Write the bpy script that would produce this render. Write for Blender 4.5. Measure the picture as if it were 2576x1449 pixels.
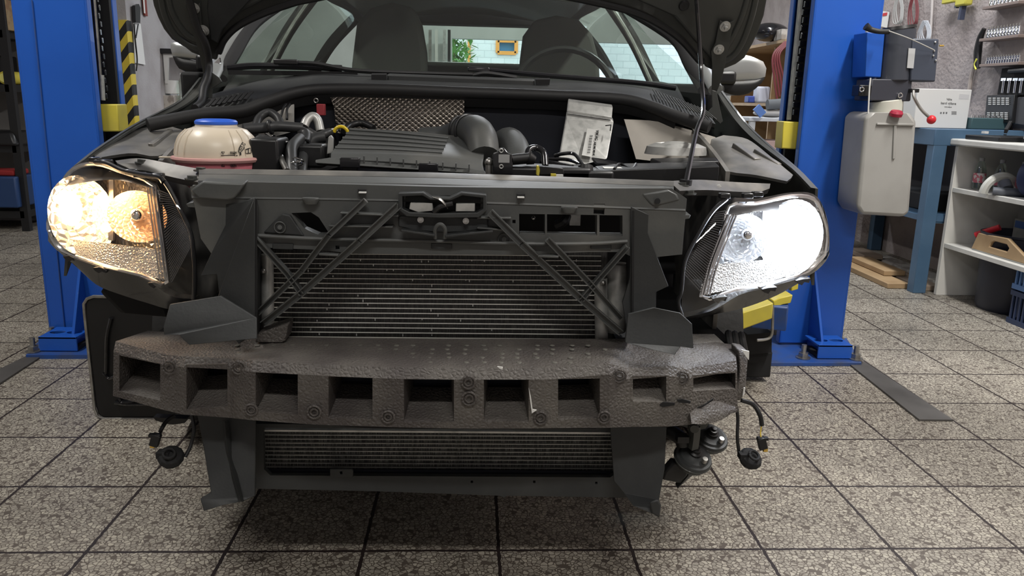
import bpy, bmesh, math, random
from mathutils import Vector, Matrix
from mathutils.geometry import tessellate_polygon
random.seed(7)
S = bpy.context.scene
COL = S.collection
for o in list(bpy.data.objects): bpy.data.objects.remove(o, do_unlink=True)

# ---------------------------------------------------------------- camera
FPX, PITCH, YAW, ROLL = 1985.0, 13.354, 2.891, 1.349
_y, _p, _r = map(math.radians, (YAW, PITCH, ROLL))
F = Vector((math.sin(_y)*math.cos(_p), math.cos(_y)*math.cos(_p), -math.sin(_p)))
R0 = Vector((math.cos(_y), -math.sin(_y), 0)); U0 = R0.cross(F)
R = R0*math.cos(_r) + U0*math.sin(_r); U = U0*math.cos(_r) - R0*math.sin(_r)
CAM = Vector((0, 0, 1.0))
cd = bpy.data.cameras.new('camera'); cam = bpy.data.objects.new('camera', cd); COL.objects.link(cam)
cd.sensor_width = 36; cd.sensor_fit = 'HORIZONTAL'; cd.lens = FPX/2576*36; cd.clip_start = .02; cd.clip_end = 200
cam.matrix_world = Matrix(((R.x, U.x, -F.x, 0), (R.y, U.y, -F.y, 0), (R.z, U.z, -F.z, 1.0), (0, 0, 0, 1)))
S.camera = cam
S.view_settings.view_transform = 'Standard'; S.view_settings.look = 'None'
S.view_settings.gamma = 1; S.view_settings.use_curve_mapping = False
S.view_settings.exposure = 0.0

# ---------------------------------------------------------------- world and room lights
wd = bpy.data.worlds.new('world'); S.world = wd; wd.use_nodes = True
wd.node_tree.nodes['Background'].inputs[0].default_value = (.75, .85, 1, 1)
wd.node_tree.nodes['Background'].inputs[1].default_value = 4.0

def area(name, loc, size, energy, color, rot=(0, 0, 0)):
    l = bpy.data.lights.new(name, 'AREA'); l.shape = 'RECTANGLE'; l.size, l.size_y = size
    l.energy = energy; l.color = color
    o = bpy.data.objects.new(name, l); o.location = loc; o.rotation_euler = rot; COL.objects.link(o); return o
WARM = (1, .97, .92); COOL = (.93, .96, 1)
area('ceiling_tube_light', (-2.1, 2.0, 3.35), (.2, 1.5), 72, WARM)
area('ceiling_tube_light', (1.95, 1.6, 3.35), (.2, 1.5), 128, WARM)
area('ceiling_tube_light', (0.2, -1.2, 3.35), (1.5, .2), 68, WARM)  # fill lamp added behind the camera to brighten the car front
area('ceiling_tube_light', (2.1, 4.6, 3.35), (.2, 1.5), 62, COOL)
area('ceiling_tube_light', (0.3, 7.2, 3.35), (1.5, .2), 85, COOL)

# ---------------------------------------------------------------- points
def ray(px, py): return F + R*((px-1288)/FPX) - U*((py-724.5)/FPX)
def q(px, py, Y): d = ray(px, py); return CAM + d*(Y/d.y)
def qx(px, py, X): d = ray(px, py); return CAM + d*(X/d.x)
def qz(px, py, Z=0.0): d = ray(px, py); return CAM + d*((Z-1)/d.z)
def qp(px, py, P0, N): d = ray(px, py); return CAM + d*((P0-CAM).dot(N)/d.dot(N))
def ql(pts, Y=None): return [q(p[0], p[1], p[2] if len(p) > 2 else Y) for p in pts]
def V(*a): return Vector(a)

# ---------------------------------------------------------------- mesh builder
def catmull(pts, n=6):
    P = [Vector(p) for p in pts]
    if len(P) < 3: return P
    out = []
    for i in range(len(P)-1):
        a = P[i-1] if i else P[0]*2-P[1]; b = P[i]; c = P[i+1]; d = P[i+2] if i+2 < len(P) else P[-1]*2-P[-2]
        for k in range(n):
            t = k/n
            out.append(.5*((2*b)+(c-a)*t+(2*a-5*b+4*c-d)*t*t+(3*b-a-3*c+d)*t**3))
    out.append(P[-1]); return out
def resample(pts, n):
    L = [0]
    for a, b in zip(pts, pts[1:]): L.append(L[-1]+(b-a).length)
    out = []; j = 0
    for k in range(n):
        s = L[-1]*k/(n-1)
        while j < len(L)-2 and L[j+1] < s: j += 1
        t = (s-L[j])/max(1e-9, L[j+1]-L[j]); out.append(pts[j].lerp(pts[j+1], min(1, t)))
    return out
WPOS = {}
class MB:
    def __init__(s): s.bm = bmesh.new()
    def face(s, pts):
        vs = [s.bm.verts.new(p) for p in pts]
        try: s.bm.faces.new(vs)
        except Exception: pass
        return s
    def box(s, c, d, rot=None, taper=1.0):
        c = Vector(c); h = Vector(d)*.5; M = rot or Matrix.Identity(3)
        vs = []
        for z in (-1, 1):
            for x, y in ((-1, -1), (1, -1), (1, 1), (-1, 1)):
                k = taper if z > 0 else 1
                vs.append(s.bm.verts.new(c+M@Vector((x*h.x*k, y*h.y*k, z*h.z))))
        for f in ((3, 2, 1, 0), (4, 5, 6, 7), (0, 1, 5, 4), (1, 2, 6, 5), (2, 3, 7, 6), (3, 0, 4, 7)):
            s.bm.faces.new([vs[i] for i in f])
        return s
    def bar(s, a, b, w, h, up=(0, 0, 1)):
        a = Vector(a); b = Vector(b); d = b-a; L = d.length; y = d.normalized(); u = Vector(up)
        x = y.cross(u)
        if x.length < 1e-4: x = y.cross(Vector((0, 1, 0)))
        x.normalize(); z = x.cross(y)
        M = Matrix((x, y, z)).transposed()
        return s.box((a+b)/2, (w, L, h), M)
    def tube(s, pts, r, seg=10, smooth=5, cap=True, flat=1.0):
        P = catmull(pts, smooth) if smooth and len(pts) > 2 else [Vector(p) for p in pts]
        n = len(P); rr = r if isinstance(r, (list, tuple)) else None
        rings = []; nx = None
        for i, p in enumerate(P):
            t = (P[min(i+1, n-1)]-P[max(i-1, 0)]).normalized()
            if nx is None:
                nx = t.cross(Vector((0, 0, 1)))
                if nx.length < .1: nx = t.cross(Vector((0, 1, 0)))
            nx = (nx-t*nx.dot(t)).normalized(); ny = t.cross(nx)
            if rr:
                f = i/(n-1)*(len(rr)-1); k = min(int(f), len(rr)-2); rad = rr[k]+(rr[k+1]-rr[k])*(f-k)
            else: rad = r
            rings.append([s.bm.verts.new(p+nx*math.cos(a)*rad+ny*math.sin(a)*rad*flat) for a in [2*math.pi*j/seg for j in range(seg)]])
        for a, b in zip(rings, rings[1:]):
            for j in range(seg): s.bm.faces.new((a[j], a[(j+1) % seg], b[(j+1) % seg], b[j]))
        if cap: s.bm.faces.new(rings[0][::-1]); s.bm.faces.new(rings[-1])
        return s
    def cyl(s, a, b, r, r2=None, seg=20):
        return s.tube([Vector(a), Vector(b)], [r, r if r2 is None else r2], seg, 0)
    def lathe(s, prof, o, axis=(0, 0, 1), seg=32, flat=1.0):
        o = Vector(o); ax = Vector(axis).normalized()
        x = ax.cross(Vector((0, 1, 0)))
        if x.length < .1: x = ax.cross(Vector((1, 0, 0)))
        x.normalize(); y = ax.cross(x); rings = []
        for r, z in prof:
            if r < 1e-5: rings.append([s.bm.verts.new(o+ax*z)])
            else: rings.append([s.bm.verts.new(o+ax*z+(x*math.cos(t)+y*math.sin(t)*flat)*r) for t in [2*math.pi*j/seg for j in range(seg)]])
        for a, b in zip(rings, rings[1:]):
            for j in range(seg):
                k = (j+1) % seg
                if len(a) == 1 and len(b) == 1: continue
                if len(a) == 1: s.bm.faces.new((a[0], b[k], b[j]))
                elif len(b) == 1: s.bm.faces.new((a[j], a[k], b[0]))
                else: s.bm.faces.new((a[j], a[k], b[k], b[j]))
        return s
    def prism(s, pts, vec, holes=()):
        loops = [[Vector(p) for p in pts]]+[[Vector(p) for p in h] for h in holes]
        vec = Vector(vec); tri = tessellate_polygon(loops)
        flat = [p for l in loops for p in l]
        A = [s.bm.verts.new(p) for p in flat]; B = [s.bm.verts.new(p+vec) for p in flat]
        for t in tri:
            try: s.bm.faces.new([A[i] for i in t]); s.bm.faces.new([B[i] for i in reversed(t)])
            except Exception: pass
        k = 0
        for l in loops:
            n = len(l)
            for i in range(n):
                j = (i+1) % n
                try: s.bm.faces.new((A[k+i], A[k+j], B[k+j], B[k+i]))
                except Exception: pass
            k += n
        return s
    def loft(s, lines, n=24, m=1, vec=None, smooth=True, bulge=0, bdir=(0, -1, 0)):
        rows = [resample(catmull(l, 5) if smooth else [Vector(p) for p in l], n) for l in lines]
        G = []
        for i in range(len(rows)-1):
            for k in range(m): G.append([rows[i][j].lerp(rows[i+1][j], k/m) for j in range(n)])
        G.append(rows[-1]); bd = Vector(bdir)
        if bulge:
            for i, row in enumerate(G):
                for j in range(n):
                    u = i/(len(G)-1)*2-1; v = j/(n-1)*2-1
                    row[j] = row[j]+bd*bulge*(1-u*u*u*u)*(1-v*v*v*v)
        A = [[s.bm.verts.new(p) for p in row] for row in G]
        def q_(X, rev):
            for i in range(len(X)-1):
                for j in range(n-1):
                    f = (X[i][j], X[i][j+1], X[i+1][j+1], X[i+1][j])
                    try: s.bm.faces.new(f[::-1] if rev else f)
                    except Exception: pass
        q_(A, False)
        if vec is not None:
            vv = Vector(vec); B = [[s.bm.verts.new(p+vv) for p in row] for row in G]; q_(B, True)
            m_ = len(A)
            for i in range(m_-1):
                for j in (0, n-1): s.bm.faces.new((A[i][j], A[i+1][j], B[i+1][j], B[i][j]))
            for j in range(n-1):
                for i in (0, m_-1): s.bm.faces.new((A[i][j], A[i][j+1], B[i][j+1], B[i][j]))
        return s
    def ball(s, c, r, seg=16, sc=(1, 1, 1)):
        M = Matrix.Translation(Vector(c)) @ Matrix.Diagonal((sc[0], sc[1], sc[2], 1))
        bmesh.ops.create_uvsphere(s.bm, u_segments=seg, v_segments=seg//2+2, radius=r, matrix=M); return s
    def torus(s, c, Rr, r, axis=(0, 0, 1), a0=0, a1=360, seg=24, rs=8, xdir=None):
        ax = Vector(axis).normalized(); x = Vector(xdir) if xdir else ax.cross(Vector((0, 1, 0)))
        if x.length < .1: x = ax.cross(Vector((1, 0, 0)))
        x.normalize(); y = ax.cross(x); c = Vector(c)
        pts = [c+(x*math.cos(t)+y*math.sin(t))*Rr for t in [math.radians(a0+(a1-a0)*k/seg) for k in range(seg+1)]]
        return s.tube(pts, r, rs, 0)
    def build(s, name, m, parent=None, bevel=0, smooth=True, bseg=2, sub=0, ang=38, label=None):
        bm = s.bm; bmesh.ops.remove_doubles(bm, verts=bm.verts, dist=1e-5)
        bmesh.ops.recalc_face_normals(bm, faces=bm.faces)
        vs = bm.verts
        lo = Vector((min(v.co[i] for v in vs) for i in range(3))); hi = Vector((max(v.co[i] for v in vs) for i in range(3)))
        c = Vector(((lo.x+hi.x)/2, (lo.y+hi.y)/2, lo.z))
        bmesh.ops.translate(bm, verts=vs, vec=-c)
        me = bpy.data.meshes.new(name); bm.to_mesh(me); bm.free()
        for mm in (m if isinstance(m, (list, tuple)) else [m]): me.materials.append(mm)
        if smooth:
            for p in me.polygons: p.use_smooth = True
            me.set_sharp_from_angle(angle=math.radians(ang))
        o = bpy.data.objects.new(name, me); COL.objects.link(o)
        pw = Vector((0, 0, 0))
        if parent is not None: o.parent = parent; pw = WPOS[parent.name]
        o.location = c-pw; WPOS[o.name] = c
        if bevel:
            b = o.modifiers.new('bevel', 'BEVEL'); b.width = bevel; b.segments = bseg; b.limit_method = 'ANGLE'; b.angle_limit = math.radians(35)
        if sub: d = o.modifiers.new('sub', 'SUBSURF'); d.levels = d.render_levels = sub
        if label: o['label'] = label
        return o
def _each(s, name, m, parent, **k):
    bm = s.bm; bmesh.ops.remove_doubles(bm, verts=bm.verts, dist=1e-5); bm.verts.ensure_lookup_table()
    seen = set(); out = []
    for v in bm.verts:
        if v in seen: continue
        st_ = [v]; isl = []; seen.add(v)
        while st_:
            x = st_.pop(); isl.append(x)
            for e in x.link_edges:
                y = e.other_vert(x)
                if y not in seen: seen.add(y); st_.append(y)
        ids = {x: None for x in isl}; o = MB()
        for x in isl: ids[x] = o.bm.verts.new(x.co)
        fs = {f for x in isl for f in x.link_faces}
        for f in fs:
            try: o.bm.faces.new([ids[x] for x in f.verts])
            except Exception: pass
        out.append(o.build(name, m, parent, **k))
    bm.free(); return out
MB.each = _each
def thing(name, label, cat, loc=(0, 0, 0), group=None):
    o = bpy.data.objects.new(name, None); COL.objects.link(o); o.location = loc; o.empty_display_size = .05
    WPOS[o.name] = Vector(loc); o['label'] = label; o['category'] = cat
    if group: o['group'] = group
    return o
def tag(o, label, cat, group=None):
    o['label'] = label; o['category'] = cat
    if group: o['group'] = group
    return o
def struct(o): o['kind'] = 'structure'; return o
def dup(root, delta, label, par=None):
    c = root.copy(); COL.objects.link(c); WPOS[c.name] = WPOS[root.name]+Vector(delta)
    if par is None: c.location = root.location+Vector(delta); c['label'] = label
    else: c.parent = par
    for ch in list(root.children): dup(ch, delta, None, c)
    return c
def text(name, s_, h, c, xd, yd, m, parent, depth=.0008, align='CENTER'):
    cu = bpy.data.curves.new('t', 'FONT'); cu.body = s_; cu.size = h; cu.align_x = align; cu.align_y = 'CENTER'; cu.extrude = depth
    ob = bpy.data.objects.new('t', cu); COL.objects.link(ob)
    me = bpy.data.meshes.new_from_object(ob.evaluated_get(bpy.context.evaluated_depsgraph_get()))
    bpy.data.objects.remove(ob); x = Vector(xd).normalized(); y = Vector(yd).normalized(); z = x.cross(y)
    me.transform(Matrix((x, y, z)).transposed().to_4x4()); me.materials.clear(); me.materials.append(m); me.name = name
    o = bpy.data.objects.new(name, me); COL.objects.link(o); c = Vector(c)
    o.parent = parent; o.location = c-WPOS[parent.name]; WPOS[o.name] = c
    return o

# ---------------------------------------------------------------- materials
MC = {}
def mat(name, col, rough=.5, metal=0., noise=None, bump=None, coat=0, spec=.5, trans=0, ior=1.45, emis=None, vor=None):
    m = bpy.data.materials.new(name); m.use_nodes = True; nt = m.node_tree; N = nt.nodes; L = nt.links
    b = N['Principled BSDF']; b.inputs['Base Color'].default_value = (*col, 1); b.inputs['Roughness'].default_value = rough
    b.inputs['Metallic'].default_value = metal; b.inputs['Coat Weight'].default_value = coat
    b.inputs['Specular IOR Level'].default_value = spec; b.inputs['Transmission Weight'].default_value = trans; b.inputs['IOR'].default_value = ior
    if emis: b.inputs['Emission Color'].default_value = (*emis[0], 1); b.inputs['Emission Strength'].default_value = emis[1]
    tc = None
    def coords():
        nonlocal tc
        if tc is None: tc = N.new('ShaderNodeTexCoord')
        return tc.outputs['Object']
    if noise:
        sc, col2, lo, hi = noise
        n = N.new('ShaderNodeTexNoise'); n.inputs['Scale'].default_value = sc; n.inputs['Detail'].default_value = 6; L.new(coords(), n.inputs['Vector'])
        r = N.new('ShaderNodeValToRGB'); r.color_ramp.elements[0].position = lo; r.color_ramp.elements[1].position = hi
        r.color_ramp.elements[0].color = (*col, 1); r.color_ramp.elements[1].color = (*col2, 1)
        L.new(n.outputs['Fac'], r.inputs['Fac']); L.new(r.outputs['Color'], b.inputs['Base Color'])
    if bump:
        sc, st, di = bump
        n = N.new('ShaderNodeTexNoise'); n.inputs['Scale'].default_value = sc; n.inputs['Detail'].default_value = 4; L.new(coords(), n.inputs['Vector'])
        bp = N.new('ShaderNodeBump'); bp.inputs['Strength'].default_value = st; bp.inputs['Distance'].default_value = di
        L.new(n.outputs['Fac'], bp.inputs['Height']); L.new(bp.outputs['Normal'], b.inputs['Normal'])
    if vor:
        sc, st, di = vor
        n = N.new('ShaderNodeTexVoronoi'); n.inputs['Scale'].default_value = sc; n.feature = 'DISTANCE_TO_EDGE'; L.new(coords(), n.inputs['Vector'])
        bp = N.new('ShaderNodeBump'); bp.inputs['Strength'].default_value = st; bp.inputs['Distance'].default_value = di
        L.new(n.outputs['Distance'], bp.inputs['Height']); L.new(bp.outputs['Normal'], b.inputs['Normal'])
    MC[name] = m; return m
def glassy(name, tint, gloss=.08, rough=.02):
    m = bpy.data.materials.new(name); m.use_nodes = True; nt = m.node_tree; N = nt.nodes; L = nt.links; N.clear()
    o = N.new('ShaderNodeOutputMaterial'); mx = N.new('ShaderNodeMixShader'); t = N.new('ShaderNodeBsdfTransparent'); g = N.new('ShaderNodeBsdfGlossy')
    t.inputs[0].default_value = (*tint, 1); g.inputs['Roughness'].default_value = rough; g.inputs[0].default_value = (1, 1, 1, 1)
    fr = N.new('ShaderNodeLayerWeight'); fr.inputs[0].default_value = .5
    pw = N.new('ShaderNodeMath'); pw.operation = 'POWER'; pw.inputs[1].default_value = 4.5; L.new(fr.outputs['Facing'], pw.inputs[0])
    ml = N.new('ShaderNodeMath'); ml.operation = 'MULTIPLY_ADD'; ml.inputs[1].default_value = .9; ml.inputs[2].default_value = gloss
    ml.use_clamp = True; L.new(pw.outputs[0], ml.inputs[0]); L.new(ml.outputs[0], mx.inputs[0]); L.new(t.outputs[0], mx.inputs[1]); L.new(g.outputs[0], mx.inputs[2]); L.new(mx.outputs[0], o.inputs[0])
    MC[name] = m; return m
plast = mat('dark_plastic', (.026, .028, .029), .55, noise=(9, (.042, .044, .044), .45, .75), bump=(180, .15, .002))
plast2 = mat('grey_dusty_plastic', (.072, .075, .074), .46, noise=(6, (.13, .128, .118), .5, .8), bump=(160, .12, .002))
black = mat('black_plastic', (.012, .012, .013), .38, bump=(120, .1, .001))
dullblack = mat('dull_black', (.010, .010, .011), .8)
gloss_black = mat('gloss_black', (.012, .012, .014), .18, coat=.5)
rubber = mat('black_rubber', (.018, .018, .019), .55, bump=(90, .15, .002))
hosem = mat('hose_rubber', (.03, .031, .033), .42, noise=(20, (.05, .05, .05), .4, .8))
paint_dark = mat('grey_primer_paint', (.045, .048, .045), .42, metal=.1, coat=.1, noise=(5, (.07, .07, .065), .4, .8))
paint_bay = mat('dusty_body_paint', (.12, .118, .114), .42, metal=.35, noise=(12, (.28, .265, .24), .4, .75))
silver = mat('silver_paint', (.50, .52, .52), .3, metal=.65, coat=.6)
steel = mat('worn_steel', (.42, .41, .39), .35, metal=.9, noise=(30, (.2, .19, .18), .4, .8))
alu = mat('dull_aluminium', (.52, .52, .50), .42, metal=.55, noise=(45, (.33, .33, .32), .45, .75))
chrome = mat('bright_chrome', (.8, .8, .8), .12, metal=1)
foam = mat('bead_foam', (.060, .052, .049), .62, noise=(7, (.12, .11, .098), .42, .72), vor=(140, .8, .004))
blue = mat('blue_enamel', (.012, .085, .42), .36, noise=(4, (.015, .10, .47), .3, .8), coat=.2, bump=(40, .05, .003))
bluedirt = mat('dirty_blue_enamel', (.018, .07, .28), .45, noise=(14, (.05, .07, .14), .4, .75))
yellow = mat('yellow_enamel', (.62, .52, .06), .42, noise=(9, (.45, .38, .07), .4, .8))
white = mat('white_paint', (.62, .61, .57), .5, noise=(6, (.48, .46, .42), .5, .9))
whitep = mat('white_paper', (.72, .72, .70), .6)
cream = mat('cream_plastic', (.66, .58, .47), .34, noise=(9, (.60, .52, .40), .4, .8))
cream.node_tree.nodes['Principled BSDF'].inputs['Subsurface Weight'].default_value = .0
pink = mat('pink_coolant', (.66, .20, .24), .35)
capblue = mat('blue_cap', (.03, .12, .62), .4)
red = mat('red_plastic', (.55, .02, .03), .35)
orange = mat('orange_paint', (.8, .33, .06), .6)
wood = mat('light_wood', (.42, .29, .16), .6, noise=(6, (.32, .21, .11), .4, .7))
ink = mat('black_ink', (.01, .01, .01), .6)
inkg = mat('grey_ink', (.15, .15, .15), .6)
copper = mat('brass', (.75, .5, .12), .3, metal=.9)
jug = mat('milky_plastic', (.34, .335, .32), .38, noise=(5, (.27, .265, .25), .4, .8))
seatm = mat('grey_seat_cloth', (.10, .10, .095), .85)
wallm = mat('grey_plaster', (.40, .385, .39), .8, noise=(5, (.33, .31, .31), .4, .7), bump=(60, .3, .01))
wallp = mat('mauve_plaster', (.36, .315, .30), .85, noise=(7, (.27, .23, .22), .4, .75), bump=(45, .6, .012))
ceilm = mat('ceiling_white', (.5, .5, .48), .9)
glass = glassy('windscreen_glass', (.84, .92, .86), .07)
sglass = glassy('side_glass', (.86, .94, .88), .05)
lens = glassy('lamp_lens', (.97, .97, .97), .05, .03)
pet = glassy('clear_bottle', (.8, .86, .82), .12, .08)
wirew = mat('dirty_cable', (.42, .42, .40), .5)
wirer = mat('maroon_hose', (.18, .035, .04), .5)

# ================================================================ ROOM
def floor_mat():
    m = bpy.data.materials.new('terrazzo_tiles'); m.use_nodes = True; nt = m.node_tree; N = nt.nodes; L = nt.links
    b = N['Principled BSDF']; tc = N.new('ShaderNodeTexCoord'); geo = N.new('ShaderNodeNewGeometry')
    P = geo.outputs['Position']
    def math_(op, a, c=None, cl=False):
        n = N.new('ShaderNodeMath'); n.operation = op; n.use_clamp = cl
        for i, v in enumerate((a, c)):
            if v is None: continue
            if isinstance(v, (int, float)): n.inputs[i].default_value = v
            else: L.new(v, n.inputs[i])
        return n.outputs[0]
    nz = N.new('ShaderNodeTexNoise'); nz.inputs['Scale'].default_value = 55; L.new(P, nz.inputs['Vector'])
    ad = N.new('ShaderNodeVectorMath'); ad.operation = 'SCALE'; L.new(nz.outputs['Color'], ad.inputs[0]); ad.inputs['Scale'].default_value = .007
    a2 = N.new('ShaderNodeVectorMath'); a2.operation = 'ADD'; L.new(P, a2.inputs[0]); L.new(ad.outputs[0], a2.inputs[1])
    def chips(scale, thr):
        v = N.new('ShaderNodeTexVoronoi'); v.feature = 'DISTANCE_TO_EDGE'; v.inputs['Scale'].default_value = scale; L.new(a2.outputs[0], v.inputs['Vector'])
        v2 = N.new('ShaderNodeTexVoronoi'); v2.feature = 'F1'; v2.inputs['Scale'].default_value = scale; L.new(a2.outputs[0], v2.inputs['Vector'])
        r = N.new('ShaderNodeMapRange'); L.new(v.outputs['Distance'], r.inputs[0]); r.inputs[1].default_value = thr; r.inputs[2].default_value = thr+.05
        return r.outputs[0], v2.outputs['Color']
    c1, k1 = chips(92, .06)
    sep = N.new('ShaderNodeSeparateColor'); L.new(k1, sep.inputs[0])
    keep = math_('GREATER_THAN', sep.outputs[0], .05); c1 = math_('MULTIPLY', c1, keep)
    ramp = N.new('ShaderNodeValToRGB'); L.new(sep.outputs[1], ramp.inputs[0])
    e = ramp.color_ramp.elements; e[0].color = (.27, .245, .205, 1); e[1].color = (.47, .435, .36, 1); e.new(.5).color = (.37, .34, .285, 1)
    mx = N.new('ShaderNodeMixRGB'); mx.inputs[1].default_value = (.115, .095, .078, 1); L.new(c1, mx.inputs[0]); L.new(ramp.outputs[0], mx.inputs[2])
    # joints
    sx = N.new('ShaderNodeSeparateXYZ'); L.new(a2.outputs[0], sx.inputs[0]); T = .3065
    def joint(o, off):
        f = math_('FRACT', math_('DIVIDE', math_('SUBTRACT', o, off), T)); d = math_('MULTIPLY', math_('MINIMUM', f, math_('SUBTRACT', 1.0, f)), T)
        return math_('LESS_THAN', d, .0040)
    jx = joint(sx.outputs[0], -.8543-10*T+.0035); jy = joint(sx.outputs[1], 1.6138-20*T+.0035); j = math_('MAXIMUM', jx, jy)
    # stains
    ns = N.new('ShaderNodeTexNoise'); ns.inputs['Scale'].default_value = 1.6; ns.inputs['Detail'].default_value = 5; L.new(P, ns.inputs['Vector'])
    rs = N.new('ShaderNodeMapRange'); L.new(ns.outputs[0], rs.inputs[0]); rs.inputs[1].default_value = .35; rs.inputs[2].default_value = .7; rs.inputs[3].default_value = .72; rs.inputs[4].default_value = 1.08
    sc = N.new('ShaderNodeVectorMath'); sc.operation = 'SCALE'; L.new(mx.outputs[0], sc.inputs[0]); L.new(rs.outputs[0], sc.inputs['Scale'])
    # oily specks
    vs = N.new('ShaderNodeTexVoronoi'); vs.inputs['Scale'].default_value = 11; L.new(a2.outputs[0], vs.inputs['Vector'])
    sp = math_('LESS_THAN', vs.outputs['Distance'], .035)
    j2 = math_('MAXIMUM', j, math_('MULTIPLY', sp, .9))
    m2 = N.new('ShaderNodeMixRGB'); L.new(j2, m2.inputs[0]); L.new(sc.outputs[0], m2.inputs[1]); m2.inputs[2].default_value = (.022, .015, .014, 1)
    L.new(m2.outputs[0], b.inputs['Base Color'])
    rr = N.new('ShaderNodeMapRange'); L.new(ns.outputs[0], rr.inputs[0]); rr.inputs[3].default_value = .32; rr.inputs[4].default_value = .6; L.new(rr.outputs[0], b.inputs['Roughness'])
    bp = N.new('ShaderNodeBump'); bp.inputs['Strength'].default_value = .5; bp.inputs['Distance'].default_value = .004; L.new(math_('SUBTRACT', 1.0, j), bp.inputs['Height']); L.new(bp.outputs[0], b.inputs['Normal'])
    return m
fm = floor_mat()
struct(MB().box((-.5, 3.2, -.05), (8.6, 12.0, .1)).build('floor', fm, smooth=False))
XL, XR, YB = round(q(327, 150, 6.3).x, 3), 2.98, 9.0
struct(MB().box(((XL-.1-4.9)/2+.05, 6.35, 1.7), (4.8+XL+.1, .1, 3.4)).build('wall_left_front', wallm, smooth=False))
struct(MB().box((XL-.05, 7.7, 1.7), (.1, 2.6, 3.4)).build('wall_left', wallm, smooth=False))
struct(MB().box((-4.85, 1.8, 1.7), (.1, 9.2, 3.4)).build('wall_side', wallm, smooth=False))
struct(MB().box((XR+.05, 3.1, 1.7), (.1, 11.9, 3.4)).build('wall_right', wallp, smooth=False))
struct(MB().box((-.9, -2.75, 1.7), (7.8, .1, 3.4)).build('wall_rear', wallm, smooth=False))
struct(MB().box((-.9, 3.2, 3.45), (8.0, 12.0, .1)).build('ceiling', ceilm, smooth=False))
# back wall with the garage door opening
o0, o1, oz = q(1137, 98, YB).x, 2.55, q(1200, 98, YB).z
wb = MB().prism([(XL, YB, 0), (o0, YB, 0), (o0, YB, oz), (o1, YB, oz), (o1, YB, 0), (XR, YB, 0), (XR, YB, 3.4), (XL, YB, 3.4)], (0, .12, 0))
struct(wb.build('wall_back', mat('pale_render', (.6, .62, .6), .8, noise=(3, (.5, .52, .5), .4, .7)), smooth=False))
struct(MB().box(((o0+o1)/2, 12.2, -.06), (18, 6.2, .1)).build('floor_outside', mat('asphalt', (.25, .25, .25), .9, noise=(20, (.18, .18, .18), .4, .7)), smooth=False))
# door rail on the back wall
t = thing('garage_door_track', 'grey metal track and tubes beside the rear garage opening', 'door track', (q(1100, 150, 8.9).x, 8.9, 0))
for k, x in enumerate((1082, 1098, 1118, 1130)):
    MB().bar(q(x, 75, 8.85), V(q(x, 150, 8.85).x, 8.85, 0.0), .03, .03, (0, 1, 0)).build('tube', [steel, white, alu, dullblack][k], t)
# neighbouring building seen through the rear window
YO = 14.0
bmat = bpy.data.materials.new('white_brick'); bmat.use_nodes = True
_n = bmat.node_tree.nodes; _b = _n.new('ShaderNodeTexBrick'); _b.inputs['Color1'].default_value = (.8, .8, .78, 1); _b.inputs['Color2'].default_value = (.72, .74, .72, 1)
_b.inputs['Mortar'].default_value = (.55, .57, .56, 1); _b.inputs['Scale'].default_value = 2.2; _b.inputs['Mortar Size'].default_value = .012
_g = _n.new('ShaderNodeTexCoord'); _m = _n.new('ShaderNodeMapping'); _m.inputs['Rotation'].default_value = (math.pi/2, 0, 0)
bmat.node_tree.links.new(_g.outputs['Object'], _m.inputs[0]); bmat.node_tree.links.new(_m.outputs[0], _b.inputs[0]); bmat.node_tree.links.new(_b.outputs[0], _n['Principled BSDF'].inputs[0])
bl = thing('house', 'white brick house outside with orange framed blue window', 'building', (.9, YO, 0))
w0 = q(1252, 102, YO); w1 = q(1298, 134, YO)
ww = [V(w0.x, YO, w1.z), V(w1.x, YO, w1.z), V(w1.x, YO, w0.z), V(w0.x, YO, w0.z)]
MB().prism([(-.35, YO, 0), (4.5, YO, 0), (4.5, YO, 3.6), (-.35, YO, 3.6)], (0, .25, 0), [ww]).build('wall', bmat, bl, smooth=False)
fw = MB()
for a, b_ in zip(ww, ww[1:]+ww[:1]): fw.bar(a, b_, .06, .06, (0, 1, 0))
fr = fw.build('window', orange, bl)
MB().box(((w0.x+w1.x)/2, YO+.1, (w0.z+w1.z)/2), (w1.x-w0.x, .01, w0.z-w1.z)).build('pane', mat('blue_curtained_pane', (.10, .35, .62), .3), fr)
MB().bar(V(w0.x-.48, YO-.03, .2), V(w0.x-.48, YO-.03, 2.3), .05, .03, (0, 1, 0)).build('trim_post', orange, bl)
leaf = mat('leaf_green', (.10, .28, .06), .6, noise=(9, (.20, .42, .10), .35, .7))
sh = MB(); random.seed(3)
sc_ = q(1160, 125, 12.5)
for k in range(1500):
    a = random.uniform(0, 6.28); rr = random.uniform(.0, .38); z = random.uniform(.1, 2.2)
    c = V(sc_.x-.12+rr*math.cos(a), 12.6+rr*math.sin(a), z); d = V(random.uniform(-1, 1), random.uniform(-1, 1), random.uniform(-.4, 1)).normalized()*.09
    e = d.cross(V(0, 0, 1)).normalized()*.03
    sh.face([c-d, c+e, c+d, c-e])
r_ = thing('shrub', 'tall green shrub growing outside behind the garage opening', 'shrub', (sc_.x-.12, 12.6, 0))
sh.build('foliage', leaf, r_, smooth=False); MB().cyl((sc_.x-.12, 12.6, -.01), (sc_.x-.12, 12.6, 2.0), .03).build('stem', wood, r_)

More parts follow.
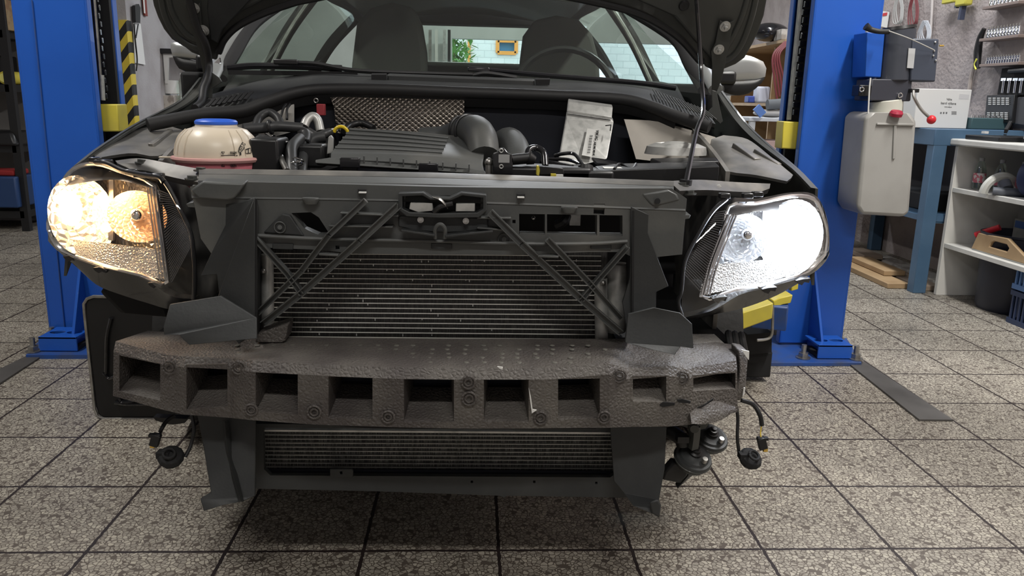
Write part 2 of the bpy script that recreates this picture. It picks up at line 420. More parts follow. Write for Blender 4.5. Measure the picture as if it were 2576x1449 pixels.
# cable cover strips on the floor
stm = mat('dark_steel_strip', (.13, .125, .12), .42, metal=.4, noise=(6, (.08, .075, .072), .4, .75))
for lab, pts in (('long grey steel cable cover strip on tiles in front of right lift post', [(2128, 912), (2172, 912), (2398, 1060), (2312, 1059)]),
                 ('long grey steel cable cover strip on tiles beside left lift post', [(-120, 1046), (-120, 990), (78, 893), (108, 897)])):
    P_ = [qz(*p, .001) for p in pts]
    tag(MB().prism(P_, (0, 0, .006)).build('cable_cover', stm, smooth=False), lab, 'floor strip')

# ================================================================ LEFT SIDE OF THE ROOM
# corner guard
cg = MB(); x0, x1 = XL-.03, XL+.012
g = thing('corner_guard', 'yellow and black striped guard on the wall corner behind the left post', 'corner guard', (XL, 6.28, 0.7))
hz = bpy.data.materials.new('hazard_stripes'); hz.use_nodes = True; N_ = hz.node_tree.nodes; L_ = hz.node_tree.links
tc = N_.new('ShaderNodeTexCoord'); wv = N_.new('ShaderNodeTexWave'); wv.inputs['Scale'].default_value = 1.0; mp = N_.new('ShaderNodeMapping'); mp.inputs['Rotation'].default_value = (0, math.radians(52), 0); mp.inputs['Scale'].default_value = (3.3, 3.3, 3.3)
rp = N_.new('ShaderNodeValToRGB'); rp.color_ramp.interpolation = 'CONSTANT'; rp.color_ramp.elements[0].color = (.01, .01, .01, 1); rp.color_ramp.elements[1].position = .5; rp.color_ramp.elements[1].color = (.65, .5, .05, 1)
wv.bands_direction = 'Z'
L_.new(tc.outputs['Object'], mp.inputs[0]); L_.new(mp.outputs[0], wv.inputs[0]); L_.new(wv.outputs['Fac'], rp.inputs[0]); L_.new(rp.outputs[0], N_['Principled BSDF'].inputs[0])
zt = q(312, 50, 6.28).z
MB().box((XL-.022, 6.285, (zt+.2)/2), (.062, .022, zt-.2)).box((XL+.006, 6.32, (zt+.2)/2), (.012, .07, zt-.2)).build('strip', hz, g, bevel=.004)

# papers hanging on the left wall
def wall_sheet(name, pts, X, th, m, par): return MB().prism([qx(a, b, X) for a, b in pts], (th, 0, 0)).build(name, m, par, smooth=False)
t = thing('clipboard', 'white sheets clipped under dark clip on left wall behind striped guard', 'clipboard', qx(342, 160, XL+.01))
wall_sheet('paper', [(334, 58), (352, 60), (364, 163), (338, 158)], XL+.008, .006, whitep, t)
wall_sheet('clip', [(333, 14), (343, 10), (347, 20), (346, 58), (335, 56)], XL+.016, .02, black, t)
MB().tube([qx(337, 60, XL+.03), qx(340, 100, XL+.03), qx(345, 150, XL+.03), qx(343, 178, XL+.03)], .006, 6).build('cord', black, t)
MB().tube([qx(348, 60, XL+.035), qx(342, 95, XL+.03)], .006, 6).build('cord', black, t)
t = thing('thermometer', 'narrow dark red thermometer on left wall above the clipboard', 'thermometer', qx(362, 40, XL+.01))
wall_sheet('back_board', [(356, -12), (364, -10), (368, 41), (361, 39)], XL+.005, .012, mat('dark_red_wood', (.2, .03, .02), .5), t)
wall_sheet('scale', [(359, -8), (362, -8), (365, 34), (362, 33)], XL+.018, .003, whitep, t)
# small wall shelf with bracket
sy0 = qx(388, 130, XL+.35)
t = thing('wall_shelf', 'short black shelf on white bracket behind left door mirror', 'shelf', V(XL+.17, 6.95, q(405, 126, 6.9).z))
za = q(405, 128, 6.9).z
MB().box((XL+.18, 7.15, za), (.36, .5, .04)).build('board', black, t, bevel=.004)
MB().prism([V(XL+.012, 6.93, za-.02), V(XL+.26, 6.93, za-.02), V(XL+.26, 6.93, za-.035), V(XL+.05, 6.93, za-.05), V(XL+.03, 6.93, za-.26), V(XL+.012, 6.93, za-.26)], (0, .03, 0)).build('bracket', whitep, t)
tag(MB().box((XL+.12, 7.0, za+.035), (.09, .1, .028)).build('sponge', mat('sponge_yellow', (.6, .4, .12), .8), bevel=.004), 'small yellow sponge on the short black wall shelf', 'sponge')
# low cabinet with boxes and a bottle behind fender
cz = q(415, 285, 7.0).z
t = thing('cabinet', 'grey low cabinet against left wall behind the car fender', 'cabinet', (XL+.33, 7.2, 0))
MB().box((XL+.33, 7.25, (cz-.02)/2), (.62, 1.0, cz-.02)).build('body', mat('grey_cabinet', (.25, .24, .23), .6), t, bevel=.005)
MB().box((XL+.34, 7.25, cz-.01), (.66, 1.04, .02)).build('worktop', wood, t)
MB().box((XL+.66, 7.25, (cz-.06)/2), (.02, .94, cz-.1)).build('door', mat('grey_cabinet_door', (.28, .27, .26), .6), t)
def cartoon(name, px0, px1, py0, py1, Y, dep, m, lab, cat='box', labelm=None):
    a = q(px0, py1, Y); b = q(px1, py0, Y); zb = cz
    t = MB().box(((a.x+b.x)/2, Y+dep/2, (zb+b.z)/2), (b.x-a.x, dep, b.z-zb)).build(name, m, bevel=.003)
    return tag(t, lab, cat)
cb = mat('printed_carton', (.30, .27, .24), .7, noise=(14, (.5, .47, .43), .45, .55))
tag(cartoon('cardboard_box', 387, 437, 240, 290, 6.9, .2, cb, 'printed grey carton on the low cabinet behind left fender'), 'printed grey carton on the low cabinet behind left fender', 'box')
sp_ = thing('paper_towel_roll', 'white paper roll standing on the carton behind left fender', 'paper roll', q(434, 238, 7.0))
c = q(432, 236, 7.0); MB().cyl(c, c+V(0, 0, .11), .06).build('roll', whitep, sp_, bevel=.004); MB().cyl(c+V(0, 0, .1), c+V(0, 0, .112), .02).build('core', cb, sp_)
c = q(463, 262, 7.0); c.z = cz
t = thing('water_bottle', 'clear plastic bottle standing beside the white paper roll', 'bottle', c)
MB().lathe([(0, 0), (.045, 0), (.05, .01), (.05, .1), (.043, .12), (.05, .14), (.05, .22), (.02, .29), (.014, .3), (.014, .32), (0, .32)], c, seg=20).build('bottle', pet, t)
MB().cyl(c+V(0, 0, .315), c+V(0, 0, .335), .017).build('cap', whitep, t)
c = q(466, 262, 6.85); c.z = cz
t = MB().box(c+V(.05, 0, .03), (.16, .1, .06)).build('small_box', mat('magenta_card', (.35, .03, .12), .5), bevel=.003); tag(t, 'small dark magenta box in front of the clear bottle', 'box')

# dark shelving at the far left
sx0 = -4.1; sx1 = q(52, 300, 5.9).x
t = thing('steel_shelving', 'black steel shelving unit at far left of the workshop', 'shelving', ((sx0+sx1)/2, 6.0, 0))
for x in (sx0, sx1):
    for y in (5.82, 6.24): MB().box((x, y, 1.0), (.055, .04, 2.0)).build('upright', black, t)
shz = [q(20, p, 5.8).z for p in (85, 222, 375)]+[.12]
for z in shz: MB().box(((sx0+sx1)/2, 6.03, z), (sx1-sx0, .46, .05)).build('shelf', black, t)
MB().box(((sx0+sx1)/2, 6.265, 1.0), (sx1-sx0, .01, 1.95)).build('back_panel', mat('grey_panel', (.20, .19, .18), .7), t)
def onshelf(i, px, Y=5.95): return V(q(px, 200, Y).x, Y, shz[i]+.025)
c = onshelf(0, 14); tag(MB().box(c+V(0, 0, .10), (.26, .25, .20)).build('cardboard_box', mat('brown_print', (.22, .13, .07), .7, noise=(12, (.3, .22, .12), .5, .6)), bevel=.004), 'brown printed box on upper left black shelf', 'box')
c = onshelf(1, 16, 5.84); t = thing('spray_can', 'yellow capped can lying on the middle left black shelf', 'can', c)
MB().cyl(c+V(0, -.02, .045), c+V(0, .15, .045), .045).build('body', yellow, t, bevel=.005); MB().cyl(c+V(0, -.03, .045), c+V(0, -.018, .045), .03).build('nozzle', mat('pale_yellow', (.75, .7, .2), .4), t)
c = onshelf(1, 6, 6.1); t = tag(MB().box(c+V(0, 0, .1), (.17, .14, .2)).build('black_case', black, bevel=.012), 'black plastic case standing behind the yellow can', 'case')
c = onshelf(2, 22, 5.9); tag(MB().box(c+V(-.1, 0, .05), (.36, .3, .1), taper=.8).build('tool_case', black, bevel=.02), 'dark tool case lying on the lower left black shelf', 'case')
c = onshelf(3, 12, 5.9); tag(MB().box(c+V(-.1, 0, .14), (.34, .3, .22)).build('crate', mat('blue_crate', (.02, .05, .14), .5), bevel=.01), 'dark blue crate on the bottom left black shelf', 'crate')
c = c+V(-.1, 0, .251); tag(MB().box(c+V(0, 0, .02), (.28, .2, .04)).build('cloth', mat('red_cloth', (.28, .02, .02), .8), bevel=.012), 'red cloth folded on top of the dark blue crate', 'cloth')

# ================================================================ CAR
XC = -.055
car = thing('car', 'grey hatchback without front bumper, bonnet open and both headlamps lit, between the lift posts', 'car', (XC, 3.3, 0))
def fr(p, d): return p+Vector(d)

# ---- foam absorber on the bumper beam
st = [(284, 868, 996, 1.42), (410, 902, 1031, 1.345), (461, 907, 1043, 1.318), (578, 913, 1051, 1.305), (632, 918, 1057, 1.28), (760, 925, 1066, 1.272), (815, 928, 1069, 1.27),
      (945, 934, 1073, 1.268), (1005, 936, 1075, 1.267), (1150, 938, 1078, 1.267), (1205, 938, 1078, 1.267), (1338, 938, 1078, 1.268), (1393, 937, 1077, 1.27), (1534, 925, 1076, 1.275), (1584, 938, 1074, 1.29),
      (1684, 930, 1073, 1.31), (1738, 937, 1068, 1.33), (1856, 917, 1036, 1.40)]
back = [(372, 832, 1.56), (450, 838, 1.5), (640, 846, 1.43), (900, 850, 1.415), (1100, 852, 1.41), (1350, 852, 1.41), (1560, 852, 1.42), (1700, 852, 1.47), (1800, 851, 1.53), (1852, 868, 1.52)]
def bk(px):
    t = (px-284)/(1856-284); x = 372+t*(1852-372)
    for a, b in zip(back, back[1:]):
        if x <= b[0]+1e-6: k = (x-a[0])/(b[0]-a[0]); return q(x, a[1]+(b[1]-a[1])*k, a[2]+(b[2]-a[2])*k)
    return q(*back[-1])
holes = {0: (300, 403, (894, 914), (984, 1008)), 2: (469, 572, (917, 916), (1032, 1022)), 4: (643, 749, (937, 942), (1036, 1043)), 6: (826, 937, (947, 951), (1052, 1054)),
         8: (1016, 1142, (954, 955), (1061, 1062)), 10: (1217, 1330, (955, 955), (1061, 1061)), 12: (1404, 1509, (954, 952), (1056, 1052)), 14: (1592, 1676, (945, 944), (1010, 1012)), 16: (1744, 1850, (944, 938), (984, 978))}
fb = MB(); bm = fb.bm
for i in range(len(st)-1):
    a, b = st[i], st[i+1]
    At, Ab, Bt, Bb = q(a[0], a[1], a[3]), q(a[0], a[2], a[3]), q(b[0], b[1], b[3]), q(b[0], b[2], b[3])
    kA, kB = bk(a[0]), bk(b[0]); lA, lB = V(kA.x, kA.y, Ab.z), V(kB.x, kB.y, Bb.z)
    # softly rounded top edge
    e = .012
    At2, Bt2 = At+V(0, e, e*.3), Bt+V(0, e, e*.3); At1, Bt1 = At+V(0, 0, -e), Bt+V(0, 0, -e)
    fb.face([At2, Bt2, kB, kA]); fb.face([At1, Bt1, Bt2, At2])
    fb.face([Ab, Bb, lB, lA]); fb.face([kA, kB, lB, lA])
    if i in holes:
        h = holes[i]; Y = lambda x: a[3]+(b[3]-a[3])*(x-a[0])/(b[0]-a[0])
        o = [q(h[0], h[2][0], Y(h[0])), q(h[1], h[2][1], Y(h[1])), q(h[1], h[3][1], Y(h[1])), q(h[0], h[3][0], Y(h[0]))]
        fb.face([At1, Bt1, o[1], o[0]]); fb.face([Bt1, Bb, o[2], o[1]]); fb.face([Bb, Ab, o[3], o[2]]); fb.face([Ab, At1, o[0], o[3]])
        dp = .095 if i not in (14,) else .05; cx = sum((p for p in o), Vector())/4
        n_ = []
        for k, p in enumerate(o):
            t = .2; p2 = p.lerp(V(cx.x, p.y, cx.z), t); p2.y += dp
            if k in (2, 3): p2.z += .020
            n_.append(p2)
        for k in range(4): fb.face([o[k], o[(k+1) % 4], n_[(k+1) % 4], n_[k]])
        if i == 14: fb.face(n_)
    else: fb.face([At1, Bt1, Bb, Ab])
    if i == 0: fb.face([At1, Ab, lA, kA]); fb.face([At1, At2, kA])
    if i == len(st)-2: fb.face([Bt1, Bb, lB, kB]); fb.face([Bt1, Bt2, kB])
fo = fb.build('foam_absorber', foam, car, smooth=False, bevel=.004, bseg=2, label='worn grey bead-foam bumper absorber with square pockets')
rg = MB()
for x, y, r_, Y in ((426, 925, 17, 1.325), (600, 925, 17, 1.288), (632, 1031, 15, 1.272), (790, 1037, 17, 1.262), (976, 1049, 16, 1.258), (1178, 962, 17, 1.257), (1180, 1003, 18, 1.257), (1360, 1052, 17, 1.26), (1558, 946, 17, 1.275), (1716, 951, 17, 1.315), (1520, 1050, 16, 1.265)):
    c = q(x, y, Y+.006); r3 = r_*Y/FPX*1.02
    rg.torus(c, r3, .0022, (0, 1, 0), seg=20, rs=6); rg.torus(c, r3*.55, .002, (0, 1, 0), seg=16, rs=6)
rg.each('moulded_ring', foam, fo)
# small dimples on the top face
dm = MB(); random.seed(5)
for k in range(90):
    x = 600+ (k % 22)*44+random.uniform(-4, 4); y = (915, 903, 893, 882, 872)[k % 5]-2
    t = (y-850)/78; Y = 1.41-t*.13
    c = q(x, y, Y); c.z = q(x, y, Y).z+.0005
    dm.lathe([(0, .002), (.004, .0015), (.0052, 0)], c, seg=8)
dm.build('moulded_dimple', mat('foam_light', (.12, .115, .10), .6), fo)['kind'] = 'stuff'
MB().prism(ql([(410, 1031), (940, 1071), (1500, 1072), (1500, 1079), (940, 1078), (430, 1040)], 1.35), (0, .02, 0)).build('lower_lip', dullblack, fo)
# broken end piece, crack and torn paper
MB().loft([ql([(1858, 880, 1.44), (1862, 930, 1.42), (1855, 975, 1.41), (1845, 1005, 1.41)]), ql([(1884, 884, 1.45), (1880, 935, 1.43), (1875, 985, 1.42), (1862, 1010, 1.42)])], 10, 2, (0, .05, 0)).build('broken_end', foam, fo, bevel=.004)
MB().prism(ql([(1866, 880), (1885, 884), (1884, 906), (1876, 896)], 1.435), (0, .003, 0)).prism(ql([(1868, 998), (1871, 975), (1875, 976), (1873, 992)], 1.415), (0, .002, 0)).each('torn_foil', whitep, fo)
MB().prism(ql([(1655, 1020), (1668, 1012), (1698, 1014), (1697, 1020), (1668, 1024)], 1.305), (0, .003, 0)).prism(ql([(1704, 1006), (1716, 1004), (1738, 1010), (1736, 1015), (1708, 1013)], 1.315), (0, .003, 0)).prism(ql([(1755, 1026), (1775, 1017), (1795, 1003), (1793, 1008), (1768, 1024)], 1.335), (0, .003, 0)).each('crack', dullblack, fo)
MB().prism(ql([(1330, 975), (1336, 1000), (1340, 1030), (1350, 1032), (1338, 1040), (1334, 1010)], 1.262), (0, .003, 0)).prism(ql([(1251, 922), (1265, 924), (1264, 930), (1256, 927)], 1.262), (0, .002, 0)).each('foam_chip', whitep, fo)
# lower lip of the damaged right end
MB().loft([ql([(1736, 1040, 1.325), (1765, 1022, 1.34), (1800, 1010, 1.36), (1850, 1024, 1.39)]), ql([(1740, 1066, 1.30), (1775, 1067, 1.32), (1815, 1056, 1.345), (1853, 1031, 1.385)])], 14, 3, (0, .05, -.004), bulge=.006).build('torn_lower_lip', foam, fo)
MB().prism(ql([(1690, 873, 1.44), (1745, 851, 1.5), (1800, 851, 1.53), (1842, 890, 1.49), (1836, 897, 1.46), (1700, 884, 1.42)]), (0, .01, .006)).build('top_patch', mat('pale_foam', (.18, .17, .155), .6, noise=(20, (.11, .105, .1), .4, .7), vor=(140, .6, .003)), fo)
MB().prism(ql([(648, 838), (724, 815), (718, 858), (712, 862), (640, 862)], 1.385), (0, .05, 0)).build('raised_tab', foam, fo, bevel=.003)
# bumper beam behind
MB().loft([ql([(330, 900, 1.55), (640, 940, 1.40), (1100, 950, 1.385), (1600, 940, 1.41), (1840, 900, 1.53)]), ql([(330, 985, 1.55), (640, 1045, 1.40), (1100, 1060, 1.385), (1600, 1050, 1.41), (1840, 990, 1.53)])], 30, 1, (0, .03, 0)).build('bumper_beam', mat('navy_beam', (.008, .010, .022), .5), car)

# ---- condenser (upper) and radiator (lower)
def fin_mat(name, sx, c0, c1):
    m = bpy.data.materials.new(name); m.use_nodes = True; N = m.node_tree.nodes; L = m.node_tree.links
    tc = N.new('ShaderNodeTexCoord'); mp = N.new('ShaderNodeMapping'); mp.inputs['Scale'].default_value = (1, .02, .12); w = N.new('ShaderNodeTexNoise'); w.inputs['Scale'].default_value = sx; w.inputs['Detail'].default_value = 1
    L.new(tc.outputs['Object'], mp.inputs[0]); L.new(mp.outputs[0], w.inputs[0])
    r = N.new('ShaderNodeValToRGB'); r.color_ramp.elements[0].position = .42; r.color_ramp.elements[1].position = .72; r.color_ramp.elements[0].color = (*c0, 1); r.color_ramp.elements[1].color = (*c1, 1)
    L.new(w.outputs['Fac'], r.inputs[0]); L.new(r.outputs[0], N['Principled BSDF'].inputs[0]); N['Principled BSDF'].inputs['Roughness'].default_value = .5
    return m
finm = fin_mat('cooling_fins', 420, (.006, .006, .006), (.05, .047, .045)); finm2 = fin_mat('lower_fins', 380, (.006, .006, .006), (.11, .11, .10))
tubem = mat('bare_tube', (.80, .78, .73), .38, metal=.4)
co = MB().prism(ql([(668, 628), (1528, 632), (1528, 862), (672, 860)], 1.452), (0, .03, 0)).build('condenser', finm, car, smooth=False)
tb = MB()
for k in range(18):
    y0 = 638+k*12.35; tb.bar(q(672 if k < 15 else 715, y0-1, 1.446), q(1512, y0+6, 1.446), .004, .0009)
tb.each('cooling_tube', tubem, co)
MB().cyl(q(672, 640, 1.435), q(674, 838, 1.435), .0115).build('header_tank', alu, co)
MB().cyl(q(1511, 700, 1.44), q(1513, 850, 1.44), .0125).build('header_tank', alu, co)
MB().lathe([(0, 0), (.020, .004), (.024, .012), (.024, .125), (.018, .138), (0, .14)], V(*(q(1547, 838, 1.46))), (0, 0, 1), 20).build('receiver_drier', alu, co)
MB().ball(q(662, 683, 1.42), .006).ball(q(1517, 712, 1.425), .006).each('fixing_bolt', steel, co)
bf = MB(); random.seed(11)
for k in range(46):
    x = random.uniform(760, 1480); y = 638+12.35*random.randint(1, 16)+random.uniform(4, 8)
    bf.box(q(x, y, 1.446), (.0018, .002, random.uniform(.002, .005)))
bf.build('bent_fin', alu, co)['kind'] = 'stuff'
ra = MB().prism(ql([(655, 1070), (1552, 1078), (1552, 1196), (655, 1192)], 1.47), (0, .04, 0)).build('radiator', finm2, car, smooth=False)
tb = MB()
for k in range(11):
    y0 = 1086+k*10.1; tb.bar(q(662, y0-3, 1.466), q(1545, y0+1.5, 1.466), .004, .0009)
tb.each('cooling_tube', alu, ra)
MB().bar(q(655, 1078, 1.45), q(1545, 1085, 1.45), .02, .004).build('top_rail', alu, ra)

# ---- front carrier
fc = [(478, 470), (520, 456), (800, 462), (1100, 470), (1400, 474), (1690, 474), (1728, 500), (1716, 640), (1600, 652), (1565, 634), (1480, 634), (1300, 641), (1100, 641), (900, 638), (790, 628), (640, 622), (540, 650), (505, 600), (490, 520)]
hol = [[(733, 536), (782, 534), (802, 547), (830, 590), (800, 590), (765, 575)], [(1306, 538), (1371, 539), (1371, 590), (1306, 589)], [(1376, 539), (1502, 541), (1502, 592), (1376, 590)], [(1508, 541), (1566, 542), (1566, 594), (1508, 593)],
       [(1494, 513), (1522, 513), (1520, 540), (1493, 538)], [(844, 618), (854, 618), (854, 627), (844, 627)], [(1289, 553), (1297, 553), (1297, 562), (1289, 562)],
       [(1020, 492), (1210, 492), (1208, 534), (1020, 534)]]
ca = MB().prism(ql(fc, 1.372), (0, .025, 0), [ql(h, 1.372) for h in hol]).build('front_carrier', plast2, car, smooth=False, bevel=.0015, label='large dusty plastic lock carrier')
def yl(dy, Y, x0=500, x1=1695, dz=0):
    pts = [(500, 424), (800, 428), (1100, 434), (1400, 444), (1695, 455)]
    out = []
    for k in range(13):
        x = x0+(x1-x0)*k/12
        for a, b in zip(pts, pts[1:]):
            if x <= b[0]+.01: break
        y = a[1]+(b[1]-a[1])*(x-a[0])/(b[0]-a[0]); out.append(q(x, y+dy, Y)+V(0, 0, dz))
    return out
MB().loft([yl(0, 1.53), yl(5, 1.515), yl(13, 1.50)], 26, 1, (0, 0, -.02), smooth=False).build('cross_rail', paint_bay, ca, ang=20)
MB().loft([yl(14, 1.492), yl(17, 1.48), yl(29, 1.45), yl(31, 1.449)], 26, 1, (0, .004, -.015), smooth=False).build('cross_rail', plast2, ca, ang=20)
MB().loft([yl(41, 1.412, 486, 1712), yl(44, 1.402, 484, 1718), yl(56, 1.378, 482, 1724), yl(74, 1.37, 482, 1724)], 26, 1, (0, .01, -.006), smooth=False).build('top_lip', plast2, ca, ang=20)
MB().loft([yl(30, 1.45, 498, 1690), yl(42, 1.43, 498, 1690)], 26, 1, (0, 0, -.03)).build('seam', dullblack, ca)
MB().box(q(1117, 469, 1.405), (.022, .004, .003)).build('warning_sticker', whitep, ca)
def slot(x, y): return MB().box(q(x, y, 1.372), (.012, .016, .006)).box(q(x-1, y+4, 1.367), (.013, .01, .0035))
for x, y in ((912, 480), (1310, 492)):
    s_ = MB().box(q(x, y-1, 1.373), (.014, .018, .006)).build('clip_slot', dullblack, ca); MB().box(q(x, y+4, 1.362), (.012, .01, .002)).build('clip', whitep, s_)
# ledge, ribs and criss-cross struts
def rib(a, b, Y, w=.024, h=.003, name='rib', m=plast2, dY=0): return MB().bar(q(a[0], a[1], Y), q(b[0], b[1], Y+dY), w, h, (0, 0, 1)).build(name, m, ca, bevel=.001)
MB().tube([q(x, y, 1.362) for x, y in ((642, 592), (780, 600), (905, 603), (1110, 607), (1312, 613), (1480, 613), (1578, 607))], .0034, 8, flat=1).build('ledge', plast2, ca)
rib((829, 566), (990, 569), 1.362); rib((858, 534), (1004, 541), 1.362); rib((1200, 571), (1290, 578), 1.362); rib((1200, 546), (1285, 547), 1.362)
def strut(pts, nm='diagonal_strut', w=.019):
    o = MB()
    P_ = ql(pts)
    for a, b in zip(P_, P_[1:]): o.bar(a, b, w, .008, (0, -1, 0))
    s_ = o.build(nm, plast2, ca, bevel=.0015)
    o = MB()
    for a, b in zip(P_, P_[1:]):
        d = (b-a).normalized(); n = d.cross(V(0, 1, 0)).normalized()
        for sg in (-1, 1): o.bar(a+n*(w/2-.001)*sg-V(0, .007, 0), b+n*(w/2-.001)*sg-V(0, .007, 0), .002, .009, (0, -1, 0))
    o.each('edge_rib', plast2, s_); return s_
strut([(921, 503, 1.355), (829, 590, 1.352), (760, 680, 1.372), (652, 784, 1.392)], w=.0105)
strut([(1004, 515, 1.355), (905, 606, 1.352), (757, 738, 1.375), (664, 812, 1.39)], w=.0125)
strut([(645, 598, 1.362), (725, 686, 1.378), (762, 738, 1.378)], w=.0095)
strut([(1232, 532, 1.355), (1312, 612, 1.352), (1462, 751, 1.375), (1560, 834, 1.39)], w=.0125)
strut([(1376, 600, 1.355), (1480, 708, 1.372), (1562, 800, 1.39)], w=.0105)
strut([(1577, 618, 1.362), (1510, 694, 1.376), (1462, 751, 1.378)], w=.0095)
rib((804, 638), (852, 641), 1.352, .014, .004); rib((1352, 643), (1404, 645), 1.352, .014, .004)
# latch housing
lh = MB().prism(ql([(1002, 486), (1065, 484), (1085, 496), (1130, 498), (1160, 484), (1224, 490), (1225, 530), (1205, 548), (1105, 549), (1022, 545), (1002, 528)], 1.345), (0, .035, 0), [ql([(1012, 494), (1062, 492), (1082, 503), (1134, 505), (1163, 492), (1215, 498), (1215, 526), (1200, 535), (1105, 537), (1030, 534), (1012, 525)], 1.345)]).build('latch_housing', plast, ca, bevel=.0015)
MB().prism(ql([(1012, 494), (1215, 494), (1215, 536), (1012, 536)], 1.384), (0, .002, 0)).build('recess', plast, lh)
MB().prism(ql([(1032, 510), (1088, 511), (1090, 530), (1050, 534), (1029, 526)], 1.352), (0, .012, 0)).build('pad', alu, lh, bevel=.001)
MB().prism(ql([(1147, 512), (1195, 512), (1195, 532), (1146, 532)], 1.352), (0, .012, 0)).build('pad', alu, lh, bevel=.001)
MB().tube(ql([(1087, 495, 1.348), (1105, 500, 1.345), (1118, 512, 1.345), (1126, 524, 1.35)]), [.002, .007, .005, .002], 8, flat=.4).build('latch_hook', steel, lh)
MB().tube(ql([(1092, 534, 1.35), (1108, 520, 1.346), (1138, 512, 1.35)]), .005, 8).build('spring', black, lh)
for x, y in ((1058, 553), (1172, 556)):
    MB().cyl(q(x, y, 1.372), q(x, y, 1.352), .0055).cyl(q(x, y, 1.352), q(x, y, 1.345), .003).build('stud', steel, lh)
MB().tube(ql([(1095, 600, 1.35), (1095, 575, 1.345), (1107, 564, 1.343), (1119, 575, 1.345), (1119, 600, 1.35)]), .0035, 8).build('striker_loop', plast2, lh)
MB().prism(ql([(1002, 545), (1228, 550), (1228, 574), (1170, 584), (1110, 586), (1040, 580), (1002, 570)], 1.362), (0, .012, 0)).build('face_plate', plast, lh, bevel=.002)
rib((1010, 578), (1095, 590), 1.352, .022, .004, 'lip', plast); rib((1120, 592), (1240, 580), 1.352, .022, .004, 'lip', plast)
# boss plates, tabs, plugs
MB().prism(ql([(662, 586), (700, 545), (712, 538), (730, 542), (764, 594)], 1.366), (0, .008, 0)).build('boss', plast, ca, bevel=.002)
MB().torus(q(704, 572, 1.364), .0095, .0012, (0, 1, 0)).cyl(q(704, 572, 1.368), q(704, 572, 1.361), .004).build('boss_pin', plast2, ca)
MB().torus(q(1268, 602, 1.369), .010, .0012, (0, 1, 0)).cyl(q(1268, 602, 1.372), q(1268, 602, 1.364), .004).build('boss_pin', plast2, ca)
for x, y in ((781, 505), (1432, 527)):
    MB().lathe([(0, .003), (.014, .002), (.015, 0), (.013, -.004), (.010, -.009), (0, -.009)], q(x, y-5, 1.362), flat=.6).build('rubber_stop', plast2, ca)
for x, y, Y in ((494, 516, 1.40), (1712, 548, 1.42)):
    MB().prism(ql([(x-26, y-3), (x-10, y-8), (x+26, y-7), (x+22, y+2), (x, y+6), (x-22, y+5)], Y-.02), (0, .03, .002)).build('mounting_tab', plast2, ca, bevel=.001)
# things glimpsed through the right opening
MB().prism(ql([(1306, 536), (1568, 540), (1568, 598), (1306, 596)], 1.50), (0, .004, 0)).build('opening_back', dullblack, ca)
MB().box(q(1446, 553, 1.46), (.020, .01, .020)).build('sensor_label', alu, ca)
MB().tube(ql([(1400, 566, 1.46), (1420, 556, 1.45), (1426, 540, 1.46)]), .009, 8).build('hose', hosem, ca)
MB().ball(q(1342, 549, 1.46), .004).build('bolt', chrome, ca)
rib((1306, 586), (1566, 590), 1.385, .02, .004)
# lower sill of carrier
for x0 in (685, 1085, 1486):
    MB().prism(ql([(x0, 612), (x0+52, 614), (x0+52, 628), (x0, 626)], 1.368), (0, .006, 0)).build('slot_frame', plast, ca, bevel=.001)
# shoulders toward the lamps
MB().prism(ql([(490, 470), (510, 456), (568, 460), (616, 462), (590, 500), (572, 505), (500, 500), (478, 480)], 1.355), (0, .03, .004)).build('shoulder', plast2, ca, bevel=.004)
MB().prism(ql([(1612, 488), (1680, 476), (1706, 490), (1712, 505), (1645, 522), (1632, 512)], 1.37), (0, .03, .004)).build('shoulder', plast2, ca, bevel=.004)
MB().cyl(q(1654, 506, 1.372), q(1654, 506, 1.362), .005).build('shoulder_hole', dullblack, ca)
# glossy painted arms on the lamp tops
def arm(l1, l2, l3): return MB().loft([ql(l1), ql(l2), ql(l3)], 16, 2, (0, .01, -.012)).build('lamp_bracket', paint_bay, ca)
arm([(290, 404, 1.66), (352, 398, 1.62), (430, 412, 1.58), (520, 428, 1.54)], [(296, 411, 1.63), (352, 412, 1.60), (430, 430, 1.56), (512, 446, 1.51)], [(330, 426, 1.60), (370, 430, 1.585), (440, 447, 1.53), (498, 458, 1.48)])
arm([(1690, 455, 1.53), (1760, 452, 1.58), (1850, 458, 1.64), (1938, 462, 1.70)], [(1694, 466, 1.51), (1770, 466, 1.56), (1850, 472, 1.62), (1936, 474, 1.68)], [(1710, 480, 1.48), (1780, 478, 1.54), (1850, 482, 1.60), (1910, 484, 1.65)])
for x, y, Y in ((357, 404, 1.61), (505, 424, 1.53), (483, 445, 1.5), (1716, 462, 1.53), (1735, 482, 1.5)):
    MB().cyl(q(x, y+4, Y), q(x, y-3, Y), .009, seg=6).cyl(q(x, y+7, Y), q(x, y+4, Y), .013).build('bolt', paint_dark, ca)
MB().prism(ql([(1780, 470), (1812, 464), (1816, 470), (1790, 474)], 1.59), (0, .002, 0)).build('white_label', whitep, ca)

